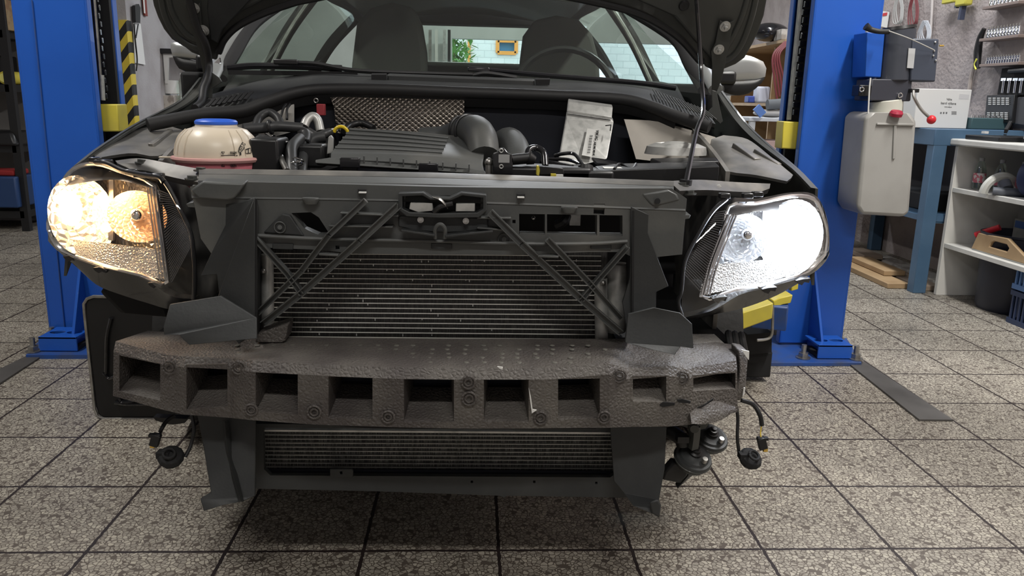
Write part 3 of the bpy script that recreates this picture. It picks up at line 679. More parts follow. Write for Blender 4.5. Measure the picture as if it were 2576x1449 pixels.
# ---- air ducts beside the coolers
d1 = MB().prism(ql([(568, 514, 1.372), (600, 512, 1.36), (640, 497, 1.34), (641, 838, 1.36), (600, 866, 1.35), (540, 770, 1.37), (552, 735, 1.37), (545, 690, 1.37), (505, 694, 1.37), (530, 640, 1.37), (567, 566, 1.37)]), (0, .006, 0))
d1 = d1.build('air_duct', plast, car, bevel=.001, label='black flexible air guide left of the condenser')
MB().prism(ql([(427, 766, 1.33), (555, 745, 1.34), (645, 800, 1.325), (646, 852, 1.31), (476, 868, 1.30), (462, 856, 1.30), (450, 842, 1.30), (412, 842, 1.31), (411, 822, 1.31)]), (0, .005, 0)).build('lower_flap', plast, d1, bevel=.001)
MB().loft([ql([(641, 500, 1.345), (641, 840, 1.36)]), ql([(652, 560, 1.44), (652, 840, 1.44)])], 4, 1, (.004, 0, 0)).build('side_wall', dullblack, d1)
d2 = MB().prism(ql([(1588, 520, 1.36), (1632, 540, 1.36), (1630, 586, 1.365), (1682, 720, 1.37), (1650, 735, 1.37), (1650, 780, 1.37), (1640, 830, 1.36), (1580, 850, 1.36), (1566, 760, 1.37), (1585, 700, 1.37)]), (0, .006, 0))
d2 = d2.build('air_duct', plast, car, bevel=.001, label='black flexible air guide right of the condenser')
MB().prism(ql([(1580, 790, 1.335), (1644, 774, 1.33), (1712, 788, 1.33), (1741, 815, 1.33), (1745, 877, 1.32), (1712, 872, 1.32), (1698, 893, 1.31), (1640, 880, 1.31), (1572, 862, 1.32)]), (0, .005, 0)).build('lower_flap', plast, d2, bevel=.001)
MB().loft([ql([(1590, 530, 1.36), (1588, 850, 1.36)]), ql([(1575, 600, 1.45), (1575, 850, 1.45)])], 4, 1, (.004, 0, 0)).build('side_wall', dullblack, d2)
d3 = MB().prism(ql([(495, 1040, 1.385), (643, 1052, 1.375), (642, 1248, 1.36), (612, 1262, 1.345), (560, 1272, 1.335), (512, 1287, 1.33), (503, 1255, 1.335), (530, 1240, 1.345), (512, 1130, 1.38)]), (0, .006, 0))
d3 = d3.build('air_duct', plast, car, bevel=.002, label='black air guide below the foam at left')
MB().loft([ql([(560, 1060, 1.372), (570, 1150, 1.366), (600, 1262, 1.34)]), ql([(565, 1060, 1.360), (576, 1150, 1.352), (606, 1262, 1.33)]), ql([(575, 1060, 1.372), (588, 1150, 1.366), (614, 1262, 1.342)])], 8, 1).build('fold', plast, d3)
d4 = MB().prism(ql([(1535, 1070, 1.39), (1677, 1074, 1.385), (1672, 1180, 1.38), (1658, 1258, 1.36), (1662, 1282, 1.33), (1658, 1302, 1.325), (1640, 1292, 1.33), (1592, 1272, 1.345), (1570, 1240, 1.37), (1545, 1210, 1.375)]), (0, .006, 0))
d4 = d4.build('air_duct', plast, car, bevel=.002, label='black air guide below the foam at right')
MB().prism(ql([(1634, 1264), (1656, 1258), (1664, 1272), (1660, 1303), (1640, 1293)], 1.322), (0, .006, 0)).build('corner_lug', plast, d4, bevel=.004)
vf = [(612, 1066), (1592, 1074), (1592, 1246), (1580, 1252), (1275, 1247), (1268, 1252), (1258, 1247), (950, 1236), (620, 1229)]
va = MB().prism(ql(vf, 1.43), (0, .012, 0), [ql([(662, 1076), (1548, 1084), (1549, 1192), (1535, 1201), (680, 1196), (664, 1180)], 1.43), ql([(1184, 1209), (1190, 1209), (1190, 1215), (1184, 1215)], 1.43), ql([(1341, 1209), (1347, 1209), (1347, 1215), (1341, 1215)], 1.43), ql([(1497, 1212), (1503, 1212), (1503, 1218), (1497, 1218)], 1.43)])
va = va.build('lower_grille_frame', plast, car, smooth=False, bevel=.002)
MB().prism(ql([(830, 1180), (884, 1180), (888, 1184), (888, 1201), (830, 1200)], 1.425), (0, .006, 0), [ql([(855, 1186), (861, 1186), (861, 1193), (855, 1193)], 1.425)]).build('tab', plast, va, bevel=.001)
MB().prism(ql([(662, 1180), (1548, 1186), (1548, 1204), (662, 1200)], 1.452), (0, .004, 0)).build('lower_gap', mat('navy_black', (.004, .005, .012), .6), va)

# ---- headlamps
def headlamp(name, lab, mirror, top, bot, inner_edge, house, lamp_mats):
    pass
refl = mat('lamp_reflector', (.70, .70, .70), .30, metal=.45, vor=(95, .8, .008))
reflo = mat('outer_reflector_chrome', (.82, .82, .82), .16, metal=.8, vor=(60, 1, .012))
glowr = mat('warm_glow_reflector', (.76, .56, .38), .30, metal=.45, vor=(110, .7, .006))  # warm lamp glow put into the reflector colour
bezel = mat('lamp_bezel', (.45, .45, .45), .3, metal=.8)
prismm = mat('prism_optic', (.50, .49, .47), .28, metal=.4, vor=(190, .9, .004))
lampblack = mat('lamp_housing_black', (.014, .014, .015), .3, coat=.3)
ribm = mat('ribbed_optic', (.10, .10, .105), .3, metal=.4)
bulbw = mat('halogen_bulb', (1, .8, .5), emis=((1, .66, .32), 14))
bulbw2 = mat('amber_bulb', (1, .6, .3), emis=((1, .50, .16), 14))
bulbc = mat('led_bulb', (1, 1, 1), emis=((.80, .88, 1), 40))
def spot_in(name, c, e, col, r): 
    l = bpy.data.lights.new(name, 'POINT'); l.energy = e; l.color = col; l.shadow_soft_size = r
    o = bpy.data.objects.new(name, l); COL.objects.link(o); o.location = c; return o
def bowl(c, r, dep, d, name, par, ay=1.0, m=None):
    prof = [(r*math.sqrt(t), -dep*(1-t)) for t in [k/8 for k in range(9)]]
    return MB().lathe(prof, c, d, 28, ay).build(name, m or refl, par)
# left lamp
def YL(px): return 1.425+max(0, (490-px))/370*.17+max(0, (230-px))/110*.05
def L(pts, dy=0): return [q(x, y, YL(x)+dy) for x, y in pts]
hl = MB()
top = [(186, 424), (235, 402), (300, 424), (350, 437), (395, 448), (434, 490)]
out = [(132, 500), (114, 580), (124, 615)]
rimT = [(120, 560), (150, 470), (192, 416), (235, 401), (300, 424), (385, 444), (440, 500), (482, 594)]
rimB = [(121, 606), (135, 622), (160, 640), (240, 668), (300, 684), (360, 700), (430, 745), (487, 752)]
hl.loft([L(rimT, .02), L(rimT, .17)], 24, 1); hl.loft([L(rimB, .02), L(rimB, .17)], 24, 1); hl.loft([L(rimT, .17), L(rimB, .17)], 24, 4)
H = hl.build('headlamp', lampblack, car, label='left headlamp glowing warm yellow')
MB().loft([L(rimT, -.004), L(rimB, -.004)], 26, 8, None, bulge=.028).build('lens', lens, H)
# chrome inner frame around the lit part
fin_ = [(132, 600), (122, 560), (150, 475), (186, 425), (240, 412), (300, 430), (392, 470), (405, 560), (424, 708), (360, 694), (258, 668), (160, 632)]
P_ = [q(x, y, YL(x)+.02) for x, y in fin_]
MB().tube(P_+[P_[0]], .0045, 8, 3).build('chrome_bezel', chrome, H)
fr_ = MB()
for k in range(4): fr_.tube([q(x-k*7, y, YL(x)+.012+k*.004) for x, y in ((392, 470), (402, 540), (413, 620), (424, 706))], .0022, 6, 3)
fr_.build('ribbed_trim', chrome, H)
MB().loft([[q(x, y, YL(x)+.05) for x, y in ((180, 425), (300, 428), (395, 455))], [q(x, y, YL(x)+.012) for x, y in ((150, 470), (280, 452), (392, 476))]], 14, 1, (0, .004, 0)).build('top_shield', bezel, H)
c1 = q(205, 545, YL(205)+.03); n1 = V(-.12, -1, .0).normalized()
bowl(c1, .082, .075, n1, 'outer_reflector', H, .86, reflo)
c2 = q(345, 545, YL(345)+.03); bowl(c2, .050, .05, V(.05, -1, 0), 'inner_reflector', H, 1.1, glowr)
MB().loft([[q(x, y, YL(x)+.035) for x, y in ((126, 590), (165, 600), (290, 615), (410, 630))], [q(x, y, YL(x)+.02) for x, y in ((165, 632), (258, 664), (350, 690), (422, 706))]], 16, 3, (0, .003, 0)).build('prism_panel', prismm, H)
MB().prism([q(x, y, YL(x)+.1) for x, y in ((130, 590), (150, 475), (190, 425), (290, 428), (392, 470), (422, 704), (350, 690), (258, 664), (160, 630))], (0, .003, 0)).build('back_reflector', refl, H)
MB().prism([q(x, y, YL(x)+.045) for x, y in ((274, 430), (284, 432), (286, 540), (284, 606), (272, 604))], (0, .008, 0)).build('divider', bezel, H)
MB().ball(q(178, 525, YL(178)+.03), .026, 16, (.8, .8, 1.35)).build('bulb', bulbw, H, label='bright warm bulb')
MB().ball(q(262, 505, YL(262)+.03), .012, 16, (.7, .7, 1.6)).ball(q(268, 572, YL(268)+.03), .010, 12).each('bulb', bulbw2, H, label='small warm bulb')
MB().cyl(q(345, 540, YL(345)+.07), q(345, 540, YL(345)+.03), .012).ball(q(345, 540, YL(345)+.03), .012).build('bulb', chrome, H, label='unlit chrome bulb cap')
spot_in('headlamp_light', q(185, 530, YL(190)+.012), .55, (1, .62, .30), .02)
spot_in('headlamp_light', q(318, 520, YL(318)+.015), .38, (1, .70, .42), .015)  # added point light, brightens the inner reflector around the unlit bulb
# ribbed black outer edge of the lens body
rb = MB()
for k in range(34):
    t = k/33; a = (398+t*34, 478+t*232); b = (432+t*52, 492+t*120)
    rb.bar(q(a[0], a[1], YL(a[0])+.01), q(b[0], b[1], YL(b[0])+.015), .0016, .0016)
rb.build('rib_texture', ribm, H)
MB().tube(L([(411, 452), (434, 489), (462, 545), (481, 592), (488, 650), (490, 700), (487, 754)], .005), .004, 8).build('outer_seal', black, H)
lb = MB().loft([L(rimB[1:], .01), L([(202, 678), (245, 718), (318, 746), (370, 762), (428, 778), (470, 765), (487, 754)], .05)], 18, 3, (0, .03, 0)).build('lower_housing', lampblack, H)
for x, y in ((165, 645), (240, 674), (378, 712)):
    MB().prism([q(a, b, YL(x)-.005) for a, b in ((x-8, y), (x+10, y-2), (x+30, y+6), (x+26, y+14), (x+14, y+9), (x+8, y+14), (x-2, y+8))], (0, .02, 0)).build('clip', lampblack, H, bevel=.001)
MB().tube(L([(240, 408), (270, 412), (310, 430), (360, 440), (400, 446), (412, 458)], -.0), .005, 8).build('top_seal', lampblack, H)
for x, y in ((240, 402), (268, 408), (330, 432), (352, 440), (398, 442)):
    MB().box(q(x, y, YL(x)+.01), (.02, .016, .010)).build('clip', lampblack, H, bevel=.002)
# right lamp
def YR(px): return 1.425+max(0, (px-1720))/370*.17+max(0, (px-1970))/110*.05
def Rr(pts, dy=0): return [q(x, y, YR(x)+dy) for x, y in pts]
rimT = [(2087, 600), (2078, 540), (2050, 490), (1990, 484), (1900, 500), (1830, 500), (1780, 560), (1722, 660)]
rimB = [(2086, 640), (2072, 664), (2040, 690), (1985, 708), (1920, 726), (1860, 742), (1790, 782), (1712, 800)]
hl = MB(); hl.loft([Rr(rimT, .02), Rr(rimT, .17)], 24, 1); hl.loft([Rr(rimB, .02), Rr(rimB, .17)], 24, 1); hl.loft([Rr(rimT, .17), Rr(rimB, .17)], 24, 4)
H = hl.build('headlamp', lampblack, car, label='right headlamp blazing white')
MB().loft([Rr(rimT, -.004), Rr(rimB, -.004)], 26, 8, None, bulge=.028).build('lens', lens, H)
fin_ = [(2074, 640), (2080, 590), (2068, 540), (2045, 500), (1990, 493), (1900, 512), (1832, 520), (1815, 600), (1764, 745), (1850, 730), (1940, 712), (2030, 684)]
P_ = [q(x, y, YR(x)+.02) for x, y in fin_]
MB().tube(P_+[P_[0]], .0045, 8, 3).build('chrome_bezel', chrome, H)
fr_ = MB()
for k in range(4): fr_.tube([q(x+k*7, y, YR(x)+.012+k*.004) for x, y in ((1832, 540), (1808, 600), (1782, 670), (1764, 742))], .0022, 6, 3)
fr_.build('ribbed_trim', chrome, H)
MB().loft([[q(x, y, YR(x)+.05) for x, y in ((2045, 500), (1920, 508), (1832, 520))], [q(x, y, YR(x)+.012) for x, y in ((2060, 530), (1930, 530), (1836, 545))]], 14, 1, (0, .004, 0)).build('top_shield', bezel, H)
bowl(q(1992, 600, YR(1995)+.03), .082, .075, V(.12, -1, 0).normalized(), 'outer_reflector', H, .86, reflo)
bowl(q(1870, 600, YR(1870)+.03), .050, .06, V(-.05, -1, 0), 'inner_reflector', H)
MB().loft([[q(x, y, YR(x)+.035) for x, y in ((2074, 620), (2030, 640), (1920, 655), (1800, 665))], [q(x, y, YR(x)+.02) for x, y in ((2045, 672), (1950, 704), (1860, 724), (1768, 742))]], 16, 3, (0, .003, 0)).build('prism_panel', prismm, H)
MB().prism([q(x, y, YR(x)+.1) for x, y in ((2070, 640), (2074, 560), (2045, 500), (1990, 495), (1836, 525), (1768, 740), (1860, 722), (1950, 702), (2045, 670))], (0, .003, 0)).build('back_reflector', refl, H)
MB().prism([q(x, y, YR(x)+.045) for x, y in ((1920, 515), (1944, 512), (1940, 640), (1914, 645))], (0, .008, 0)).build('divider', bezel, H)
MB().ball(q(2000, 590, YR(2000)+.028), .040, 18, (1, .8, 1.5)).build('bulb', bulbc, H, label='dazzling white lamp')
MB().ball(q(1975, 530, YR(1975)+.03), .014, 16, (1.6, .8, .9)).build('bulb', bulbc, H, label='small white lamp')
MB().cyl(q(1880, 590, YR(1880)+.07), q(1880, 590, YR(1880)+.03), .012).ball(q(1880, 590, YR(1880)+.03), .012).build('bulb', chrome, H, label='unlit chrome bulb cap')
spot_in('headlamp_light', q(2000, 590, YR(2000)-.005), 5.5, (.74, .84, 1), .03)
spot_in('headlamp_light', q(1890, 580, YR(1890)+.02), .5, (.74, .84, 1), .015)  # added point light for the inner bowl, no bulb of its own
rb = MB()
for k in range(34):
    t = k/33; a = (1828-t*64, 530+t*205); b = (1800-t*82, 535+t*150)
    rb.bar(q(a[0], a[1], YR(a[0])+.01), q(b[0], b[1], YR(b[0])+.015), .0016, .0016)
rb.build('rib_texture', ribm, H)
MB().tube(Rr([(1828, 500), (1790, 535), (1750, 600), (1722, 660), (1714, 730), (1706, 760), (1716, 795)], .005), .004, 8).build('outer_seal', black, H)
MB().loft([Rr(rimB[1:], .01), Rr([(2010, 712), (1950, 745), (1870, 775), (1800, 790), (1750, 802), (1716, 800)], .05)], 18, 3, (0, .03, 0)).build('lower_housing', lampblack, H)
for x, y in ((2010, 706), (1925, 728), (1800, 752)):
    MB().prism([q(a, b, YR(x)-.005) for a, b in ((x-8, y), (x+10, y-4), (x+30, y-6), (x+26, y+6), (x+14, y+4), (x+8, y+12), (x-2, y+8))], (0, .02, 0)).build('clip', lampblack, H, bevel=.001)
for x, y in ((1822, 492), (1880, 492), (1905, 488)):
    MB().box(q(x, y, YR(x)+.01), (.02, .016, .010)).build('clip', lampblack, H, bevel=.002)

# ---- front wings
def fender(lines, lab):
    return MB().loft([ql(l) for l in lines], 22, 2, (0, .006, -.004)).build('front_wing', paint_dark, car, label=lab)
fL = fender([[(182, 420, 1.64), (245, 370, 1.74), (338, 311, 1.9), (400, 280, 2.04), (455, 249, 2.2), (492, 215, 2.34), (505, 190, 2.42)],
             [(196, 412, 1.65), (258, 372, 1.75), (345, 318, 1.9), (405, 292, 2.02), (458, 268, 2.15), (500, 235, 2.3), (512, 200, 2.4)]], 'dark left wing edge')
MB().loft([ql([(182, 420, 1.64), (245, 370, 1.74), (338, 311, 1.9), (400, 280, 2.04), (455, 249, 2.2), (505, 190, 2.42)]), [V(-.86, 1.66, .62), V(-.88, 1.76, .66), V(-.89, 1.9, .7), V(-.89, 2.05, .68), V(-.89, 2.2, .66), V(-.88, 2.5, .4)]], 20, 3, (.006, 0, 0)).build('side_skin', paint_dark, fL)
fR = fender([[(2058, 475, 1.66), (2010, 425, 1.76), (1950, 375, 1.88), (1905, 335, 2.0), (1868, 295, 2.12), (1835, 250, 2.26), (1808, 215, 2.38)],
             [(2040, 472, 1.66), (1994, 425, 1.76), (1935, 380, 1.87), (1890, 345, 1.98), (1852, 305, 2.1), (1822, 262, 2.24), (1800, 225, 2.36)]], 'dark right wing edge')
MB().loft([ql([(2058, 475, 1.66), (2010, 425, 1.76), (1950, 375, 1.88), (1905, 335, 2.0), (1868, 295, 2.12), (1808, 215, 2.38)]), [V(.75, 1.66, .62), V(.77, 1.76, .66), V(.78, 1.9, .7), V(.78, 2.05, .68), V(.78, 2.2, .66), V(.77, 2.5, .4)]], 20, 3, (-.006, 0, 0)).build('side_skin', paint_dark, fR)
# inner wing channels (dusty painted metal)
iw = MB().loft([ql([(250, 380, 1.74), (300, 345, 1.85), (360, 322, 1.93), (430, 318, 2.0)]), ql([(236, 388, 1.72), (320, 372, 1.76), (400, 370, 1.80), (470, 330, 1.92)]), ql([(240, 398, 1.70), (330, 385, 1.74), (400, 392, 1.74), (470, 350, 1.88)])], 18, 3, (0, .004, -.006), smooth=True).build('inner_wing', paint_bay, car)
MB().bar(q(318, 360, 1.84), q(338, 374, 1.79), .03, .012).bar(q(380, 372, 1.80), q(430, 335, 1.92), .012, .02).each('stiffener', paint_bay, iw, bevel=.002)
MB().loft([[V(-.66, 1.72, .86), V(-.66, 1.85, .90), V(-.66, 2.1, .96)], [V(-.66, 1.72, .5), V(-.66, 1.8, .5), V(-.66, 2.1, .5)]], 8, 2, (-.01, 0, 0)).build('side_wall', paint_bay, iw)
MB().loft([ql([(470, 350, 1.88), (560, 310, 1.99), (620, 285, 2.05), (740, 262, 2.08)]), ql([(470, 420, 1.85), (560, 400, 1.96), (640, 360, 2.0), (740, 330, 2.06)])], 12, 2, (0, .004, 0)).build('strut_tower', paint_bay, iw)
iw = MB().loft([ql([(1995, 440, 1.74), (1940, 395, 1.84), (1880, 350, 1.95), (1820, 340, 2.0)]), ql([(1990, 448, 1.72), (1920, 425, 1.76), (1850, 400, 1.82), (1790, 350, 1.95)]), ql([(1980, 456, 1.70), (1900, 440, 1.74), (1830, 430, 1.76), (1785, 400, 1.86)])], 18, 3, (0, .004, -.006)).build('inner_wing', paint_bay, car)
MB().bar(q(1850, 365, 1.9), q(1905, 405, 1.82), .02, .012).bar(q(1900, 380, 1.87), q(1960, 418, 1.80), .014, .012).each('stiffener', paint_bay, iw, bevel=.002)
MB().loft([[V(.55, 1.72, .86), V(.55, 1.85, .90), V(.55, 2.1, .96)], [V(.55, 1.72, .5), V(.55, 1.8, .5), V(.55, 2.1, .5)]], 8, 2, (.01, 0, 0)).build('side_wall', paint_bay, iw)
tw = MB().loft([ql([(1570, 300, 2.06), (1650, 305, 2.05), (1730, 325, 2.02), (1800, 345, 1.98)]), ql([(1600, 400, 2.0), (1650, 405, 1.98), (1730, 405, 1.94), (1800, 410, 1.9)])], 12, 2, (0, .004, 0)).build('strut_tower', mat('lit_inner_wing', (.42, .39, .35), .4, metal=.2, noise=(9, (.3, .28, .25), .4, .8)), iw)  # paler than the left tower: light on the metal put into its colour
MB().lathe([(.075, 0), (.07, .018), (.05, .026), (.045, .022), (.02, .03), (0, .03)], q(1700, 388, 1.88), flat=.8).build('strut_mount', alu, tw)

# ---- scuttle: weather seal, cowl panel with slats
seal = [(372, 314, 1.90), (505, 289, 1.97), (608, 279, 2.02), (676, 255, 2.05), (744, 234, 2.08), (820, 225, 2.095), (980, 226, 2.10), (1150, 233, 2.10), (1300, 238, 2.10), (1397, 242, 2.10), (1563, 250, 2.08), (1644, 271, 2.05), (1700, 293, 2.02), (1785, 320, 1.97)]
MB().tube(ql(seal), .0135, 12, 5, flat=1.15).build('weather_seal', rubber, car)
MB().loft([[p+V(0, -.01, -.008) for p in ql(seal[1:-1])], [p+V(0, .01, -.035) for p in ql(seal[1:-1])]], 40, 1, (0, .006, 0)).build('scuttle_edge', dullblack, car)
cowl_top = [(536, 236, 2.20), (648, 204, 2.25), (740, 190, 2.27), (814, 182, 2.28), (930, 186, 2.28), (1150, 195, 2.28), (1345, 202, 2.27), (1500, 208, 2.25), (1640, 226, 2.22), (1780, 280, 2.14)]
cw = MB().loft([ql(cowl_top), ql([(510, 262, 2.08), (608, 262, 2.06), (676, 240, 2.10), (744, 220, 2.13), (820, 211, 2.14), (980, 210, 2.15), (1150, 216, 2.15), (1397, 226, 2.15), (1563, 236, 2.13), (1700, 278, 2.07), (1800, 312, 2.0)]), [p+V(0, .008, .012) for p in ql(seal[1:-1])]], 46, 3, (0, .01, -.01)).build('cowl_panel', plast, car)
MB().prism(ql([(974, 187), (1345, 201), (1347, 229), (974, 208)], 2.20), (0, .03, .004)).build('cowl_cover', plast, cw, bevel=.004)
MB().prism(ql([(934, 188), (972, 188), (972, 202), (934, 202)], 2.195), (0, .01, .004)).prism(ql([(1347, 200), (1384, 200), (1382, 214), (1347, 214)], 2.195), (0, .01, .004)).each('cowl_gap', dullblack, cw)
sl = MB()
for k in range(9):
    x = 508+k*13.5; y = 271-k*2.6
    sl.bar(q(x, y, 2.03), q(x+18, y-20, 2.09), .009, .004)
sl.each('vent_slot', dullblack, cw, bevel=.001)
MB().prism(ql([(495, 277, 2.0), (525, 250, 2.10), (610, 233, 2.13), (600, 262, 2.05), (520, 276, 1.99)]), (0, .004, -.006)).build('vent_grille', plast2, cw)
sl = MB()
for k in range(17):
    t = k/16; o_ = V(0, -.006, .008)
    sl.bar(q(1640, 232, 2.20).lerp(q(1768, 282, 2.13), t)+o_, q(1655, 258, 2.10).lerp(q(1800, 309, 2.01), t)+o_, .0018, .003)
sl.each('vent_slat', plast2, cw)
# ---- windscreen, wipers, pillars
ws = MB().loft([ql([(520, 226, 2.24), (648, 202, 2.29), (814, 180, 2.32), (1100, 190, 2.33), (1500, 204, 2.31), (1640, 222, 2.28), (1796, 240, 2.22)]), [V(-.66, 2.62, 1.20), V(-.52, 2.66, 1.225), V(-.3, 2.69, 1.235), V(-.05, 2.70, 1.24), V(.2, 2.69, 1.235), V(.42, 2.66, 1.225), V(.56, 2.62, 1.20)],
             [V(-.60, 3.02, 1.38), V(-.45, 3.06, 1.41), V(-.25, 3.08, 1.425), V(-.05, 3.09, 1.43), V(.15, 3.08, 1.425), V(.35, 3.06, 1.41), V(.50, 3.02, 1.38)]], 30, 6).build('windscreen', glass, car)
w1_ = MB().tube(ql([(572, 172, 2.27), (640, 166, 2.28), (760, 168, 2.27), (860, 172, 2.27)]), .009, 8).build('wiper', gloss_black, car)
MB().tube(ql([(700, 158, 2.25), (790, 160, 2.25), (900, 178, 2.24), (1100, 186, 2.24), (1190, 188, 2.235)]), .006, 8).build('wiper_arm', black, w1_)
MB().box(q(720, 156, 2.25), (.065, .02, .014)).build('wiper_joint', black, w1_, bevel=.003)
MB().bar(q(575, 182, 2.265), q(900, 186, 2.265), .01, .012).build('wiper_blade', dullblack, w1_)
w2_ = MB().tube(ql([(1176, 171, 2.26), (1240, 178, 2.27), (1400, 192, 2.27), (1600, 208, 2.25), (1700, 222, 2.24)]), .007, 8).build('wiper', gloss_black, car)
MB().tube(ql([(1190, 190, 2.24), (1225, 185, 2.24), (1300, 196, 2.235)]), .007, 8).build('wiper_arm', black, w2_)
MB().box(q(1204, 175, 2.25), (.06, .018, .012)).build('wiper_joint', gloss_black, w2_, bevel=.003)
def pillar(pts, r, m, nm, par=car): return MB().tube(pts, r, 10, 5, flat=.8).build(nm, m, par)
pl_ = pillar([q(530, 200, 2.3), q(556, 150, 2.42), q(615, 62, 2.62), V(-.66, 2.85, 1.33), V(-.60, 3.1, 1.41)], .022, silver, 'windscreen_pillar')
pillar([q(556, 196, 2.36), q(590, 135, 2.44), q(640, 60, 2.64), V(-.63, 2.87, 1.32), V(-.57, 3.1, 1.39)], .020, dullblack, 'pillar_trim', pl_)
pl_ = pillar([q(1800, 225, 2.3), q(1766, 165, 2.42), q(1722, 95, 2.6), V(.56, 2.85, 1.33), V(.50, 3.1, 1.41)], .022, silver, 'windscreen_pillar')
pillar([q(1776, 225, 2.34), q(1742, 165, 2.44), q(1700, 96, 2.62), V(.53, 2.87, 1.32), V(.47, 3.1, 1.39)], .026, dullblack, 'pillar_trim', pl_)
# ---- cabin
cab = MB()
for s in (-1, 1):
    X0, X1 = XC+s*.80, XC+s*.845
    cab.loft([[V(X0, 2.42, 1.02), V(X0, 3.4, 1.06), V(X0, 4.4, 1.10), V(X0-s*.04, 5.2, 1.13)], [V(X1, 2.42, .7), V(X1, 3.4, .7), V(X1, 4.4, .7), V(X1-s*.06, 5.3, .7)], [V(X1-s*.03, 2.55, .25), V(X1-s*.03, 3.4, .22), V(X1-s*.03, 4.4, .22), V(X1-s*.08, 5.25, .35)]], 20, 3, (-s*.03, 0, 0))
cab.each('body_side', paint_dark, car)
rf = MB().loft([[V(XC-.55, 3.02, 1.40), V(XC, 3.09, 1.45), V(XC+.55, 3.02, 1.40)], [V(XC-.56, 3.7, 1.44), V(XC, 3.7, 1.49), V(XC+.56, 3.7, 1.44)], [V(XC-.53, 4.45, 1.40), V(XC, 4.5, 1.45), V(XC+.53, 4.45, 1.40)]], 16, 4, (0, 0, .03)).build('roof', paint_dark, car)
for s in (-1, 1):
    MB().tube([V(XC+s*.56, 3.02, 1.40), V(XC+s*.585, 3.7, 1.43), V(XC+s*.55, 4.4, 1.40), V(XC+s*.62, 5.15, 1.16)], .028, 8).build('roof_rail', dullblack, car)
    MB().tube([V(XC+s*.80, 3.28, 1.04), V(XC+s*.70, 3.36, 1.25), V(XC+s*.585, 3.42, 1.42)], .026, 8).build('door_pillar', dullblack, car)
    MB().tube([V(XC+s*.775, 3.22, 1.04), V(XC+s*.68, 3.30, 1.25), V(XC+s*.57, 3.36, 1.42)], .008, 6).build('pillar_strip', alu, car)
    MB().tube([V(XC+s*.80, 4.25, 1.08), V(XC+s*.70, 4.32, 1.26), V(XC+s*.57, 4.38, 1.41)], .03, 8).build('door_pillar', dullblack, car)
    MB().loft([[V(XC+s*.80, 2.45, 1.03), V(XC+s*.80, 3.28, 1.05), V(XC+s*.80, 4.25, 1.09)], [V(XC+s*.60, 3.0, 1.38), V(XC+s*.585, 3.5, 1.42), V(XC+s*.56, 4.3, 1.40)]], 12, 2).build('side_window', sglass, car)
    MB().bar(V(XC+s*.77, 2.4, 1.01), V(XC+s*.77, 4.3, 1.06), .06, .1).build('door_trim', dullblack, car, bevel=.01)
hz0, hz1 = q(1200, 157, 5.1).z, q(1200, 66, 4.62).z
MB().prism([V(XC-.66, 5.1, .35), V(XC+.66, 5.1, .35), V(XC+.64, 5.1, hz0), V(XC-.64, 5.1, hz0)], (0, .14, 0)).build('tailgate', paint_dark, car, bevel=.02)
MB().loft([[V(XC-.6, 5.14, hz0), V(XC+.6, 5.14, hz0)], [V(XC-.5, 4.6, hz1+.01), V(XC+.5, 4.6, hz1+.01)]], 8, 2).build('rear_window', sglass, car)
MB().box((XC, 4.6, hz1+.03), (1.0, .14, .06)).build('rear_header', dullblack, car, bevel=.01)
MB().prism([V(XC-.7, 2.36, .98), V(XC-.7, 2.36, .8), V(XC-.7, 3.0, .8), V(XC-.7, 3.0, 1.03), V(XC-.7, 2.75, 1.075), V(XC-.7, 2.55, 1.06)], (1.4, 0, 0)).build('dashboard', mat('dash_black', (.03, .03, .03), .7), car, bevel=.02, bseg=3)
MB().torus(q(1420, 246, 2.93), .185, .013, (0, -1, .35), seg=36).build('steering_wheel', black, car)
se = MB().prism(ql([(878, 300), (884, 160), (896, 60), (930, 20), (985, 5), (1040, 18), (1058, 58), (1070, 130), (1076, 300)], 3.3), (0, .16, 0)).build('front_seat', seatm, car, bevel=.03, bseg=3)
se = MB().prism(ql([(1306, 300), (1312, 150), (1320, 85), (1345, 50), (1400, 38), (1455, 48), (1490, 85), (1508, 150), (1514, 300)], 3.3), (0, .16, 0)).build('front_seat', seatm, car, bevel=.03, bseg=3)
MB().box((XC, 4.35, .92), (1.15, .18, .5)).build('rear_seat', seatm, car, bevel=.04, bseg=3)
MB().box((XC, 3.7, .24), (1.5, 2.9, .1)).build('floor_pan', dullblack, car)
MB().box((XC, 2.32, .76), (1.4, .05, .46)).build('bulkhead', dullblack, car)
for s in (-1, 1):
    MB().prism([V(XC+s*.18, 2.96, 1.375), V(XC+s*.52, 2.94, 1.35), V(XC+s*.50, 3.14, 1.38), V(XC+s*.18, 3.18, 1.405)], (0, 0, -.015)).build('sun_visor', seatm, car, bevel=.004)

